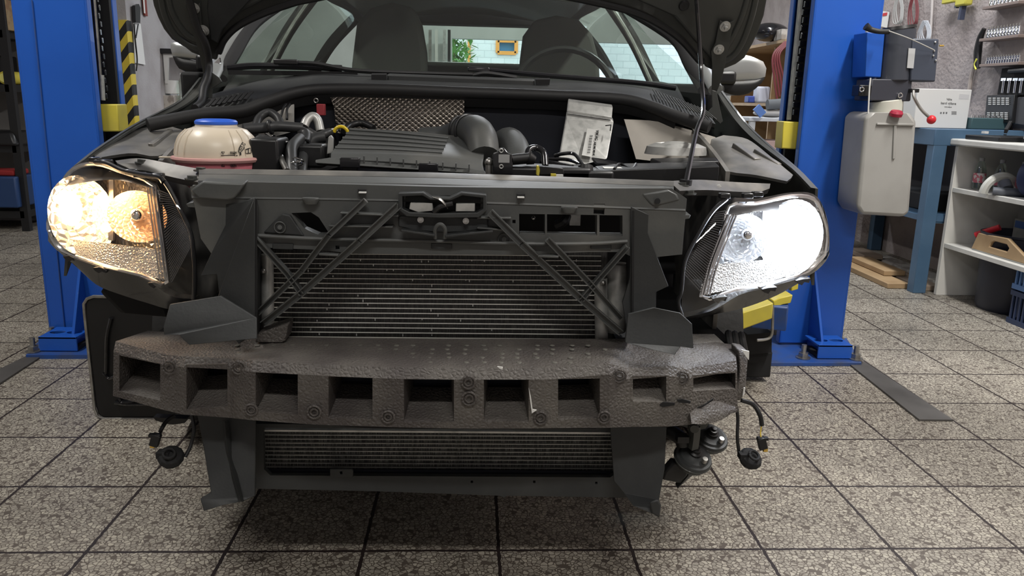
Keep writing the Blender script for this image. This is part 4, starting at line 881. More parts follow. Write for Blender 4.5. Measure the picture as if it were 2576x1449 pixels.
# ---- door mirrors
def mirror(top, bot, Y, m, lab, s):
    a = MB().loft([ql(l, Y) for l in top], 16, 3, (0, .12, 0), bulge=.010).build('door_mirror', m, car, label=lab)
    MB().loft([ql(l, Y-.004) for l in bot], 16, 3, (0, .10, 0), bulge=.008).build('lower_shell', black, a); return a
mL = mirror([[(430, 108), (460, 106), (500, 112), (545, 125)], [(429, 122), (450, 126), (500, 134), (548, 142)], [(434, 140), (455, 146), (500, 152), (546, 158)]],
            [[(434, 141), (460, 148), (500, 153), (545, 158)], [(442, 160), (465, 168), (500, 174), (545, 178)], [(450, 172), (475, 184), (505, 190), (530, 195)]], 2.5, silver, 'left silver door mirror', -1)
mR = mirror([[(1790, 150), (1860, 139), (1890, 142), (1920, 155)], [(1790, 178), (1860, 170), (1900, 168), (1928, 172)], [(1800, 203), (1850, 203), (1900, 200), (1925, 193)]],
            [[(1800, 204), (1850, 204), (1900, 201), (1925, 195)], [(1805, 218), (1850, 222), (1890, 220), (1915, 210)], [(1815, 230), (1850, 240), (1880, 236), (1900, 224)]], 2.5, silver, 'right silver door mirror', 1)
MB().box(q(1800, 195, 2.5), (.12, .05, .04)).build('mirror_foot', black, mR, bevel=.01)
MB().box(q(540, 160, 2.5), (.10, .05, .05)).build('mirror_foot', black, mL, bevel=.01)
MB().prism(ql([(1776, 183), (1786, 186), (1790, 200), (1800, 206), (1784, 207), (1777, 197)], 2.36), (0, .01, 0)).build('corner_finisher', chrome, car)
MB().prism(ql([(527, 171), (552, 145), (554, 158), (545, 165)], 2.36), (0, .01, 0)).build('corner_finisher', chrome, car)

# ---- bonnet
BO = V(XC, 2.20, 1.10); BT = V(0, -.52, .854); BN = V(0, .854, .52)
def bp(px, py, off=0): return qp(px, py, BO-BN*off, BN)
left = [(545, 152), (505, 142), (480, 132), (464, 119), (448, 110), (431, 99), (412, 75), (397, 45), (386, 15), (375, -40)]
right = [(1935, -30), (1922, 40), (1908, 80), (1895, 108), (1874, 146), (1850, 163), (1818, 176), (1790, 176), (1775, 169)]
arch = [(1768, 158), (1755, 149), (1715, 103), (1666, 66), (1599, 33), (1500, 7), (1400, -12), (1250, -28), (1080, -32), (900, -22), (771, 0), (731, 10), (658, 36), (599, 66), (565, 99), (550, 132)]
ol = [bp(*p) for p in left]; orr = [bp(*p) for p in right]; oa = [bp(*p) for p in arch]
ft = 1.02
front = [BO+BT*ft*.8+V(-.80, 0, 0), BO+BT*ft+V(-.55, 0, 0), BO+BT*ft*1.04, BO+BT*ft+V(.55, 0, 0), BO+BT*ft*.8+V(.80, 0, 0)]
B_ = MB().prism(ol+front+orr+oa, BN*.012).build('bonnet', paint_dark, car, smooth=False, bevel=.004, label='raised bonnet seen from beneath')
def inset(pl2, off=.0): return [bp(x, y, off) for x, y in pl2]
li = [(560, 60), (530, 100), (500, 122), (475, 112), (446, 92), (425, 68), (410, 40), (400, 10), (392, -30)]
ri = [(1918, -30), (1902, 40), (1888, 80), (1872, 115), (1850, 145), (1820, 160), (1795, 158), (1760, 120), (1718, 70)]
ai = [(1690, 40), (1610, 5), (1500, -25), (1250, -60), (1080, -64), (880, -55), (731, -25), (660, 5), (600, 35)]
MB().prism(inset(li, .018)+[BO-BN*.018+BT*ft*.75+V(-.72, 0, 0), BO-BN*.018+BT*ft*.92+V(0, 0, 0), BO-BN*.018+BT*ft*.75+V(.72, 0, 0)]+inset(ri, .018)+inset(ai, .018), BN*.016).build('inner_frame', paint_dark, B_, smooth=False, bevel=.008, bseg=3)
for pts in ([(402, -20), (415, 40), (440, 88), (470, 112), (500, 124)], [(420, -20), (432, 30), (455, 70), (480, 95), (515, 105)], [(1905, -20), (1890, 45), (1866, 110), (1838, 146), (1800, 160)], [(1885, -20), (1868, 40), (1845, 90), (1822, 125), (1800, 140)]):
    MB().tube([bp(x, y, .02) for x, y in pts], .008, 8, flat=.5).build('pressed_rib', paint_dark, B_)
MB().tube([bp(x, y, .004) for x, y in arch], .009, 8).build('rear_edge_seal', rubber, B_)
MB().lathe([(.014, 0), (.012, .004), (.006, .005), (0, .002)], bp(1721, 14, .02), -BN, 20).build('plug', black, B_)
# recessed dark panel patches
MB().prism(inset([(640, -10), (560, 75), (548, 110), (530, 100), (520, 20), (525, -30), (640, -40)], .024), BN*.006).build('recess_panel', plast, B_, bevel=.004)
# hinges
def hinge(lab, up, low, bolts, Yl):
    P1 = [bp(x, y, .03) for x, y in up]
    h_ = MB().prism(P1, BN*.006).build('bonnet_hinge', paint_dark, car, bevel=.001, label=lab)
    MB().prism(ql(low, Yl), (0, .006, 0)).build('lower_arm', paint_dark, h_, bevel=.001)
    for x, y in bolts:
        c = bp(x, y, .03); MB().cyl(c, c-BN*.008, .010, seg=6).cyl(c-BN*.008, c-BN*.018, .005).lathe([(.014, 0), (.014, .002), (.009, .003)], c, -BN).build('bolt', alu, h_)
    return h_
hR = hinge('right bonnet hinge', [(1811, 52), (1822, 58), (1836, 58), (1847, 52), (1836, 105), (1816, 200), (1803, 232), (1791, 228), (1792, 170), (1789, 130), (1800, 108), (1806, 75)],
           [(1791, 226), (1803, 230), (1812, 275), (1819, 305), (1812, 312), (1795, 295), (1776, 287), (1792, 270)], [(1824, 66), (1808, 124)], 2.14)
hL = hinge('left bonnet hinge', [(466, 12), (474, 8), (496, 14), (503, 8), (508, 80), (528, 120), (529, 190), (520, 205), (512, 190), (500, 130), (480, 70)],
           [(512, 185), (530, 180), (552, 196), (558, 206), (534, 222), (532, 258), (526, 258), (522, 215), (505, 215)], [(488, 20), (512, 76)], 2.14)
MB().tube([bp(470, -20, .05), bp(482, 20, .05), bp(497, 70, .05), bp(517, 110, .05), bp(526, 160, .045), q(523, 196, 2.13), q(512, 225, 2.10), q(507, 255, 2.06), q(490, 272, 2.0)], .0095, 10).build('washer_hose', rubber, hL)
MB().tube([bp(1750, -20, .05), bp(1756, 60, .06), q(1765, 200, 2.06), q(1769, 282, 1.92), q(1752, 330, 1.82), q(1726, 458, 1.54)], .0055, 8, 3).build('bonnet_stay', gloss_black, car)
MB().cyl(q(1724, 466, 1.54), q(1726, 452, 1.54), .012).build('stay_grommet', black, car)

# ---- engine bay
MB().prism([V(XC-.66, 2.13, .45), V(XC+.64, 2.13, .45), V(XC+.64, 2.13, .985), V(XC-.66, 2.13, .97)], (0, .03, 0)).build('firewall', mat('navy_black2', (.006, .008, .016), .6), car)
MB().box((XC, 1.86, .48), (1.24, .66, .04)).box((XC, 1.56, .64), (.86, .02, .36)).each('bay_liner', dullblack, car)
hsm = bpy.data.materials.new('quilted_heat_shield'); hsm.use_nodes = True; N_ = hsm.node_tree.nodes; L_ = hsm.node_tree.links; pb = N_['Principled BSDF']
pb.inputs['Base Color'].default_value = (.38, .34, .30, 1); pb.inputs['Metallic'].default_value = .9; pb.inputs['Roughness'].default_value = .32
tc = N_.new('ShaderNodeTexCoord'); hs_ = []
for an in (52, -52):
    mp = N_.new('ShaderNodeMapping'); mp.inputs['Rotation'].default_value = (0, math.radians(an), 0); L_.new(tc.outputs['Object'], mp.inputs[0])
    w = N_.new('ShaderNodeTexWave'); w.inputs['Scale'].default_value = 34; w.bands_direction = 'X'; L_.new(mp.outputs[0], w.inputs[0]); hs_.append(w)
mn = N_.new('ShaderNodeMath'); mn.operation = 'MULTIPLY'; L_.new(hs_[0].outputs['Fac'], mn.inputs[0]); L_.new(hs_[1].outputs['Fac'], mn.inputs[1])
bu = N_.new('ShaderNodeBump'); bu.inputs['Strength'].default_value = 1; bu.inputs['Distance'].default_value = .01; L_.new(mn.outputs[0], bu.inputs['Height']); L_.new(bu.outputs[0], pb.inputs['Normal'])
MB().loft([ql([(828, 236, 2.10), (1000, 240, 2.11), (1168, 246, 2.10)]), ql([(840, 270, 2.08), (1005, 278, 2.04), (1168, 285, 2.08)]), ql([(848, 335, 2.06), (1005, 345, 2.0), (1168, 345, 2.06)])], 20, 4, (0, .003, 0)).build('heat_shield', hsm, car)
# coolant reservoir
cc = q(549, 394, 1.70); cc = V(cc.x, cc.y, q(545, 399, 1.62).z)
res = MB().lathe([(.040, .066), (.042, .060), (.060, .054), (.074, .040), (.082, .022), (.0855, .002), (.0855, -.002)], cc, seg=40).build('coolant_reservoir', cream, car, label='cream round coolant reservoir with pink lower half')
rb_ = MB()
for k in range(7):
    a = math.radians((196, 208, 222, 238, 310, 326, 342)[k]); rb_.tube([cc+V(math.cos(a)*r, math.sin(a)*r, z) for r, z in ((.060, .055), (.0745, .041), (.0825, .023), (.086, .004))], .0007, 6)
rb_.each('moulding_rib', cream, res)
MB().lathe([(.086, .0), (.092, -.001), (.093, -.005), (.090, -.010), (.084, -.012)], cc, seg=40).build('seam_flange', mat('pink_flange', (.62, .34, .32), .4), res)
MB().lathe([(.085, -.010), (.080, -.035), (.072, -.055), (.05, -.075), (0, -.08)], cc, seg=40).build('lower_shell', pink, res)
MB().lathe([(.036, .060), (.039, .062), (.0425, .0655), (.0425, .070), (.039, .0735), (.028, .0755), (0, .076)], cc, seg=40).build('cap', capblue, res)
MB().box(cc+V(.095, -.01, -.008), (.018, .014, .022)).build('mounting_lug', cream, res, bevel=.003)
MB().box(cc+V(-.098, -.02, -.004), (.03, .01, .004)).build('mounting_lug', cream, res, bevel=.001)
def onres(px, py, dr=.0018, lower=False):
    d = ray(px, py); t = 0
    best = None
    for k in range(900):
        t = 1.35+k*.0005; p = CAM+d*t; z = p.z-cc.z; r = math.hypot(p.x-cc.x, p.y-cc.y)
        prof = [(-.055, .072), (-.035, .080), (-.012, .084), (0, .086), (.002, .0855), (.022, .082), (.040, .074), (.054, .060)]
        if z < prof[0][0] or z > prof[-1][0]: continue
        for a, b in zip(prof, prof[1:]):
            if a[0] <= z <= b[0]: rr = a[1]+(b[1]-a[1])*(z-a[0])/(b[0]-a[0])
        if r < rr+dr: return p
    return q(px, py, 1.61)
def mark(pts, nm, r=.0007, cl=False):
    P_ = [onres(*p) for p in pts]
    return MB().tube(P_+([P_[0]] if cl else []), r, 6, 0).build(nm, ink, res)
mark([(557, 382), (565, 382), (561, 388)], 'max_triangle', cl=True); mark([(556, 391), (598, 391)], 'max_line')
mark([(557, 418), (565, 418), (561, 412)], 'min_triangle', cl=True); mark([(556, 407), (600, 407)], 'min_line')
c = onres(588, 383); xd = onres(598, 383)-onres(578, 383); text('max_lettering', 'max', .0085, c-V(0, .002, 0), xd, (0, .1, 1), ink, res)
c = onres(588, 416); xd = onres(598, 416)-onres(578, 416); text('min_lettering', 'min', .0085, c-V(0, .002, 0), xd, (0, -.1, 1), ink, res)
c = onres(609, 370); xd = onres(618, 370)-onres(600, 370); xr = xd.normalized(); text('g13_lettering', 'G13', .0085, c-V(0, .003, 0), xr*.5+V(0, .1, .86), V(-.8, 0, .5), ink, res)
mark([(600, 382), (602, 372), (610, 358), (617, 362), (612, 376), (604, 384)], 'g13_frame', cl=True)
mark([(618, 376), (626, 373), (632, 372), (632, 385), (625, 385), (618, 386)], 'manual_symbol', cl=True); mark([(625, 373), (625, 385)], 'manual_spine'); mark([(605, 384), (605, 390)], 'arrow', .0016)

# air filter box
af = MB().loft([ql([(884, 322, 1.90), (1010, 328, 1.90), (1120, 338, 1.89), (1190, 345, 1.88)]), ql([(872, 335, 1.85), (1010, 340, 1.86), (1140, 350, 1.86), (1222, 360, 1.85)]), ql([(832, 384, 1.68), (1000, 388, 1.68), (1150, 398, 1.68), (1214, 410, 1.69)]), ql([(832, 400, 1.655), (1000, 408, 1.655), (1150, 422, 1.655), (1218, 430, 1.665)])], 24, 3, (0, .01, -.01)).build('air_filter_box', plast2, car, bevel=.002, label='ribbed black air filter box')
for k in range(5):
    t = (k+.6)/5.2; a = q(884, 322, 1.90).lerp(q(838, 382, 1.69), t); b = q(1130, 345, 1.88).lerp(q(1110, 392, 1.69), t)
    MB().tube([a+V(0, 0, .002), (a+b)/2+V(0, 0, .004), b+V(0, 0, .002)], .0042, 8).build('rib', plast2, af)
MB().prism(ql([(793, 402, 1.645), (830, 396, 1.66), (1218, 428, 1.66), (1225, 438, 1.65), (793, 410, 1.64)]), (0, .02, -.006)).build('flange', plast2, af, bevel=.002)
for k in range(9):
    x = 916+k*33; MB().box(q(x, 401+k*2.6, 1.652), (.0025, .008, .014)).build('web', plast2, af)
for x, y in ((881, 409), (1078, 423)):
    MB().box(q(x, y, 1.63), (.040, .016, .020)).box(q(x, y+14, 1.635), (.03, .012, .018)).build('spring_clip', gloss_black, af, bevel=.002)
el = MB().tube(ql([(1060, 352, 1.99), (1120, 350, 1.97), (1165, 334, 1.93), (1195, 330, 1.87), (1212, 352, 1.81), (1218, 395, 1.77)]), [.030, .033, .036, .037, .036, .034], 20).build('intake_elbow', plast2, car, label='ribbed black intake elbow')
for p, d in (((1158, 334, 1.935), (1, -.9, .1)), ((1178, 330, 1.90), (1, -1.4, .1))):
    MB().torus(q(*p), .038, .003, d, seg=28, rs=6).build('clamp_ring', black, el)
MB().tube(ql([(1236, 395, 2.02), (1252, 372, 1.98), (1280, 356, 1.92), (1298, 385, 1.84), (1306, 430, 1.76), (1306, 480, 1.72)]), [.024, .031, .034, .035, .034, .032], 20).build('intake_duct', plast2, car)
MB().bar(q(1243, 345, 1.90), q(1243, 440, 1.76), .008, .01).build('duct_web', plast2, car)
# sensor
sn = MB().prism(ql([(1240, 388), (1252, 384), (1258, 373), (1270, 373), (1278, 384), (1290, 390), (1290, 440), (1240, 440)], 1.60), (0, .03, 0)).build('pressure_sensor', gloss_black, car, bevel=.002)
MB().box(q(1268, 399, 1.597), (.022, .003, .016)).build('sensor_label', mat('sensor_label', (.35, .35, .35), .5), sn)
MB().torus(q(1261, 379, 1.597), .0035, .0012, (0, 1, 0)).torus(q(1261, 419, 1.597), .0035, .0012, (0, 1, 0)).each('eyelet', alu, sn)
MB().cyl(q(1286, 402, 1.61), q(1330, 398, 1.62), .011).cyl(q(1330, 398, 1.62), q(1346, 404, 1.62), .014, .008).build('connector', black, sn)
MB().tube(ql([(1325, 395, 1.66), (1332, 376, 1.68), (1350, 372, 1.69), (1368, 385, 1.68), (1372, 418, 1.66)]), .007, 10).build('black_hose', gloss_black, car)
y_ = MB().prism(ql([(1351, 418), (1356, 417), (1358, 430), (1356, 442), (1350, 440)], 1.565), (0, .02, 0)).build('yellow_plug', yellow, car)
MB().box(q(1392, 441, 1.56), (.010, .012, .006)).build('yellow_plug', yellow, car)
MB().prism(ql([(1356, 418), (1395, 422), (1418, 424), (1420, 440), (1356, 441)], 1.57), (0, .03, 0)).build('connector', black, y_, bevel=.002)
MB().box(q(1405, 443, 1.56), (.018, .01, .006)).build('white_plug', whitep, y_)
for pts, r in (([(1395, 392, 1.75), (1415, 387, 1.74), (1445, 388, 1.73), (1468, 418, 1.66), (1476, 436, 1.62)], .004), ([(1380, 400, 1.8), (1430, 402, 1.78), (1470, 418, 1.7), (1500, 432, 1.64)], .004), ([(1360, 405, 1.72), (1400, 412, 1.7), (1440, 420, 1.66)], .005)):
    MB().tube(ql(pts), r, 8).build('cable', gloss_black, car)
MB().cyl(q(1473, 420, 1.64), q(1473, 444, 1.63), .016).build('clip_post', black, car)
MB().cyl(q(1230, 408, 1.62), q(1230, 440, 1.62), .007).ball(q(1230, 408, 1.62), .009).build('filter_bolt', steel, car)
# control unit
eN = (q(1430, 256, 2.05)-q(1405, 415, 1.90)).normalized()
eu = MB().prism(ql([(1430, 256, 2.05), (1542, 271, 2.05), (1539, 304, 2.02), (1544, 306, 2.02), (1528, 396, 1.93), (1526, 400, 1.925), (1470, 414, 1.91), (1404, 414, 1.90), (1424, 300, 2.01)]), (0, .012, .008)).build('engine_control_unit', alu, car, smooth=False, bevel=.002, label='aluminium engine control unit')
MB().bar(q(1426, 279, 2.018), q(1539, 297, 2.018), .006, .006).build('fold', alu, eu, bevel=.001)
lc = [(1477, 322, 1.985), (1503, 325, 1.985), (1491, 394, 1.915), (1463, 389, 1.915)]
MB().prism([p+V(0, -.004, -.001) for p in ql(lc)], (0, .001, 0)).build('label', mat('grey_label', (.55, .55, .53), .5), eu, smooth=False)
xd = q(1493, 390, 1.92)-q(1500, 330, 1.98); yd = q(1500, 350, 1.955)-q(1480, 348, 1.955)
text('lettering', 'VW AG', .0105, q(1500, 340, 1.966)+V(0, -.006, 0), xd, yd, ink, eu); text('lettering', '6XE 907 309 AF', .0068, q(1494, 374, 1.934)+V(0, -.006, 0), xd, yd, ink, eu)
bc = MB()
for k in range(20): p = q(1486.5-k*.35, 340+k*2.3, 1.962-k*.0022)+V(0, -.006, 0); bc.box(p, (.0075, .0006, (.0008, .0014, .0006)[k % 3]))
bc.build('barcode', ink, eu)
for x, y in ((1532, 316), (1521, 362)):
    MB().tube([q(x-10, y, 1.98)+V(0, -.006, 0), q(x+4, y-2, 1.98)+V(0, -.006, 0), q(x+2, y+12, 1.965)+V(0, -.006, 0)], .0014, 6, 0).build('notch', ink, eu)
# battery / fuse carrier
bt = MB().prism(ql([(1497, 418, 1.70), (1512, 429, 1.63), (1810, 418, 1.63), (1800, 408, 1.72), (1566, 411, 1.74)]), (0, 0, -.05)).build('battery', black, car, smooth=False, bevel=.002)
MB().prism(ql([(1488, 395, 1.78), (1520, 399, 1.76), (1550, 406, 1.74), (1560, 412, 1.73), (1500, 410, 1.74)]), (0, 0, -.006)).build('terminal_cover', gloss_black, bt, bevel=.003)
MB().prism([p+V(0, 0, .001) for p in ql([(1515, 420, 1.67), (1560, 421, 1.67), (1566, 424, 1.655), (1520, 424, 1.655)])], (0, 0, -.001)).build('label', whitep, bt)
MB().prism(ql([(1635, 398, 1.80), (1800, 396, 1.80), (1810, 406, 1.76), (1660, 408, 1.76)]), (0, 0, -.02)).build('fuse_box', black, bt, bevel=.003)
MB().tube(ql([(1545, 425, 1.64), (1560, 412, 1.70), (1590, 424, 1.66), (1600, 412, 1.7)]), .003, 6).build('cable', black, bt)
# hoses on the left
H_ = [([(612, 325, 1.80), (660, 322, 1.82), (700, 318, 1.84), (762, 322, 1.85)], .012, hosem, 'coolant_hose'),
      ([(757, 330, 1.85), (770, 340, 1.84), (766, 365, 1.80), (762, 395, 1.74), (757, 440, 1.68)], .012, hosem, 'coolant_hose'),
      ([(735, 440, 1.64), (733, 400, 1.68), (735, 370, 1.72), (755, 348, 1.78)], .012, hosem, 'coolant_hose'),
      ([(640, 340, 1.9), (650, 300, 1.96), (675, 283, 1.98), (698, 296, 1.97), (706, 315, 1.95)], .010, hosem, 'bypass_hose'),
      ([(645, 365, 1.78), (660, 352, 1.80), (690, 370, 1.78), (700, 400, 1.72), (706, 425, 1.68)], .013, hosem, 'coolant_hose'),
      ([(775, 330, 1.90), (800, 345, 1.88), (815, 338, 1.88), (830, 333, 1.9)], .010, hosem, 'bypass_hose'),
      ([(775, 365, 1.86), (790, 350, 1.87), (815, 345, 1.88)], .014, hosem, 'bypass_hose'),
      ([(722, 430, 1.62), (712, 410, 1.66), (708, 395, 1.7)], .006, steel, 'metal_pipe'),
      ([(765, 318, 1.90), (772, 302, 1.91), (786, 293, 1.92), (799, 302, 1.92), (806, 330, 1.91)], .0105, alu, 'metal_pipe'),
      ([(812, 335, 1.93), (835, 326, 1.95), (850, 325, 1.96)], .004, steel, 'metal_pipe'), ([(812, 345, 1.91), (832, 334, 1.93), (848, 329, 1.95)], .004, steel, 'metal_pipe'),
      ([(705, 300, 2.0), (712, 275, 2.02), (720, 262, 2.04)], .003, black, 'cable'), ([(722, 300, 2.0), (722, 275, 2.02), (730, 262, 2.04)], .003, black, 'cable'),
      ([(688, 345, 1.85), (670, 332, 1.86)], .006, chrome, 'metal_pipe'), ([(940, 322, 1.98), (910, 310, 2.0), (880, 316, 1.98), (865, 330, 1.94)], .008, black, 'cable')]
for pts, r, m, nm in H_: MB().tube(ql(pts), r, 10).build(nm, m, car)
for x, y, Y in ((680, 320, 1.82), (730, 365, 1.74), (760, 355, 1.79)): MB().torus(q(x, y, Y), .0135, .004, (1, 0, .2) if x == 680 else (0, .5, 1), seg=16).build('hose_clip', black, car)
MB().torus(q(746, 412, 1.66), .012, .0016, (0, .4, 1)).torus(q(750, 402, 1.67), .011, .0016, (.3, .4, 1)).each('spring_clamp', chrome, car)
MB().torus(q(858, 336, 1.90), .016, .0042, (0, 1, .1), a0=10, a1=215, xdir=(-1, 0, 0)).build('dipstick_ring', mat('yellow_plastic', (.80, .58, .03), .35), car)
MB().prism(ql([(822, 388), (826, 345), (832, 340), (838, 348), (838, 385)], 1.76), (0, .01, 0)).build('bracket', alu, car, bevel=.001)
MB().box(q(808, 276, 2.03), (.020, .02, .028)).build('red_connector', mat('faded_red', (.35, .04, .05), .5), car, bevel=.002)
MB().torus(q(795, 253, 2.05), .005, .0015, (0, 1, 0)).build('eyelet', steel, car)
MB().box(q(866, 317, 1.97), (.016, .012, .006)).box(q(893, 307, 2.0), (.011, .01, .005)).each('white_connector', whitep, car)
MB().box(q(680, 400, 1.72), (.06, .1, .09)).box(q(770, 390, 1.78), (.09, .08, .05)).box(q(1360, 440, 1.66), (.2, .1, .04)).box(q(1440, 445, 1.66), (.16, .1, .035)).each('engine_cover', black, car, bevel=.006)
MB().loft([ql([(780, 330, 2.05), (830, 320, 2.06)]), ql([(780, 440, 1.9), (850, 420, 1.95)])], 6, 2, (0, .05, 0)).build('engine_side', black, car)

# ---- wheels
tm = mat('tyre_rubber', (.022, .022, .022), .75, bump=(60, .4, .004))
def wheel(x, y, s):
    w = MB().lathe([(.19, -.09), (.26, -.095), (.29, -.085), (.30, -.06), (.302, 0), (.30, .06), (.29, .085), (.26, .095), (.19, .09)], (x, y, .3015), (1, 0, 0), 48).build('wheel', tm, car)
    MB().lathe([(.19, -.07), (.19, .07), (.12, .06), (.05, .07), (0, .07)], (x, y, .3015), (s, 0, 0), 32).build('rim', alu, w); return w
for s in (-1, 1): wheel(XC+s*.745, 2.42, s); wheel(XC+s*.745, 4.98, s)
MB().loft([[V(-.80, 2.08, .55), V(-.80, 2.2, .66), V(-.80, 2.42, .70), V(-.80, 2.7, .6)], [V(-.5, 2.08, .55), V(-.5, 2.2, .66), V(-.5, 2.42, .70), V(-.5, 2.7, .6)]], 12, 1, (0, 0, .01)).build('wheel_arch', dullblack, car)
MB().loft([[V(.69, 2.08, .55), V(.69, 2.2, .66), V(.69, 2.42, .70), V(.69, 2.7, .6)], [V(.4, 2.08, .55), V(.4, 2.2, .66), V(.4, 2.42, .70), V(.4, 2.7, .6)]], 12, 1, (0, 0, .01)).build('wheel_arch', dullblack, car)
MB().bar(V(-.42, 1.42, .5), V(-.42, 2.2, .5), .09, .12).bar(V(.32, 1.42, .5), V(.32, 2.2, .5), .09, .12).each('chassis_rail', dullblack, car)
MB().box((XC, 1.9, .32), (.9, .7, .05)).build('engine_undertray', dullblack, car, bevel=.01)

# ---- horns
def horn(c, sc, lab):
    c = V(*c); ax = V(.12, -.42, .90).normalized()
    h_ = MB().lathe([(0, .012), (.010, .012), (.014, .008), (.027, .005), (.030, .001), (.035, .001), (.037, -.003), (.037, -.009), (.034, -.012), (.031, -.020), (.024, -.026), (0, -.028)], c, ax, 32).build('horn', plast, car, label=lab)
    MB().torus(c+ax*-.006, .0365, .0016, ax, seg=30).build('crimp_ring', paint_dark, h_)
    MB().loft([[c-ax*.016+V(-.036, -.004, 0), c-ax*.016+V(-.004, -.022, 0)], [c-ax*.045+V(-.046, -.006, 0), c-ax*.045+V(-.004, -.022, 0)], [c-ax*.070+V(-.044, -.004, 0), c-ax*.074+V(-.006, -.016, 0)]], 8, 2, (0, .026, 0)).build('trumpet', black, h_, bevel=.004)
    MB().loft([[c-ax*.014+V(-.004, -.022, 0), c-ax*.012+V(.034, -.004, 0)], [c-ax*.046+V(-.004, -.022, 0), c-ax*.040+V(.026, -.002, 0)], [c-ax*.090+V(-.010, -.016, 0), c-ax*.062+V(.010, -.004, 0)]], 8, 2, (0, .022, 0)).build('trumpet_flare', plast, h_, bevel=.003)
    MB().cyl(c+ax*.004+V(.014, -.018, -.006), c+ax*.014+V(.014, -.018, -.006), .0052).build('bolt', steel, h_)
    MB().lathe([(.013, .010), (.013, .014), (.009, .016), (.009, .021), (.005, .022), (.005, .026), (0, .026)], c, ax, 18).build('nut', black, h_)
    return h_
horn(q(1745, 1148, 1.40), 1, 'front horn'); horn(q(1788, 1098, 1.50), 1, 'rear horn')
MB().tube(ql([(1748, 1072, 1.38), (1746, 1100, 1.385), (1742, 1126, 1.39)]), .011, 4, 2).prism(ql([(1705, 1068), (1785, 1064), (1775, 1078), (1750, 1084)], 1.39), (0, .01, 0)).cyl(q(1747, 1074, 1.37), q(1747, 1080, 1.36), .008).build('horn_bracket', paint_dark, car)
MB().tube(ql([(1680, 1082, 1.42), (1700, 1094, 1.41), (1716, 1106, 1.40), (1718, 1118, 1.40)]), .014, 10).box(q(1716, 1102, 1.385), (.022, .02, .012)).build('horn_connector', black, car)
# ---- dangling connectors
def harness(lab, main, side, plug, tip, blob, m2):
    h_ = MB().tube(ql(main), .0035, 8).build('wiring_harness', black, car, label=lab)
    MB().tube(ql(side[0]), side[1], 8).build('side_cable', black, h_)
    MB().tube(ql(m2), .0012, 6).build('thin_wire', mat('yellow_wire', (.7, .5, .05), .5), h_)
    c = q(*plug); MB().box(c, (.016, .012, .024), Matrix.Rotation(plug_a(lab), 3, 'Y')).box(c+V(0, 0, .01), (.022, .010, .006)).build('plug', black, h_, bevel=.001)
    MB().box(q(*tip), (.009, .007, .008)).build('plug_tip', copper, h_, bevel=.001)
    b = q(*blob); g_ = MB().lathe([(0, -.012), (.018, -.012), (.022, -.006), (.024, 0), (.020, .007), (.012, .010), (0, .010)], b, V(.2, -.55, .8), 12).box(b+V(-.012, 0, .006), (.024, .02, .012)).torus(b+V(.002, -.012, .012), .010, .003, V(.2, -.55, .8), seg=14).build('round_connector', dullblack, h_, bevel=.001, smooth=False)
def plug_a(lab): return .35 if 'left' in lab else -.3
harness('left dangling foglamp wiring', [(482, 1040, 1.42), (488, 1080, 1.41), (480, 1120, 1.40), (466, 1150, 1.39)], ([(440, 1045, 1.44), (420, 1058, 1.43), (408, 1076, 1.42), (403, 1086, 1.42)], .004), (391, 1107, 1.41), (384, 1121, 1.41), (430, 1149, 1.38), [(403, 1084, 1.42), (400, 1094, 1.415)])
harness('right dangling foglamp wiring', [(1848, 1000, 1.43), (1856, 1050, 1.43), (1855, 1100, 1.42), (1860, 1142, 1.42), (1868, 1150, 1.42)], ([(1865, 1007, 1.44), (1895, 1018, 1.44), (1912, 1045, 1.43), (1917, 1070, 1.43)], .0045), (1917, 1115, 1.42), (1925, 1131, 1.42), (1888, 1153, 1.41), [(1916, 1068, 1.43), (1913, 1090, 1.425), (1915, 1104, 1.42)])
MB().loft([ql([(385, 1050, 1.5), (430, 1052, 1.5), (470, 1054, 1.5)]), ql([(392, 1058, 1.5), (430, 1068, 1.5), (465, 1064, 1.5)])], 8, 1, (0, .02, 0)).build('bracket', black, car)
# rubber boot near the right end of the foam
bo = MB()
for k in range(3):
    c = q(1838+k*16, 866+k*2, 1.60); bo.torus(c, .024, .008, (1, -.3, .3), seg=20)
bo.build('rubber_boot', rubber, car)
# wheel-arch liner corner
MB().prism(ql([(245, 735), (262, 722), (360, 740), (420, 770), (430, 800), (300, 790)], 1.75), (0, .05, 0)).build('liner_edge', dullblack, car, bevel=.01)
# dark silver-rimmed panel behind left of the foam
Yp = 2.36
pn = thing('splash_panel', 'large black ribbed plastic panel with silver edge standing behind the left foam end', 'panel', (q(350, 1050, Yp).x, Yp, 0))
gz = qz(250, 1052).y; Yp = gz
po = [(213, 790), (214, 765), (220, 753), (235, 748), (440, 752), (452, 756), (452, 1052), (262, 1052), (246, 1044), (240, 1025)]
MB().prism(ql(po, Yp), (0, .03, 0)).build('panel', black, pn, smooth=False, bevel=.006)
MB().tube(ql([(440, 750), (235, 746), (219, 752), (211, 765), (213, 790), (238, 1028), (245, 1046), (262, 1054), (452, 1054)], Yp), .005, 8, 0).build('silver_edge', steel, pn)
for pts in ([(280, 800), (270, 850), (268, 930), (262, 940)], [(400, 800), (390, 850), (385, 900)], [(290, 1012), (330, 1016), (400, 1014)], [(262, 935), (275, 950), (290, 945)], [(300, 1000), (312, 1012), (360, 1003)]):
    MB().tube(ql(pts, Yp-.004), .010, 8, flat=.6).build('raised_rib', gloss_black, pn)

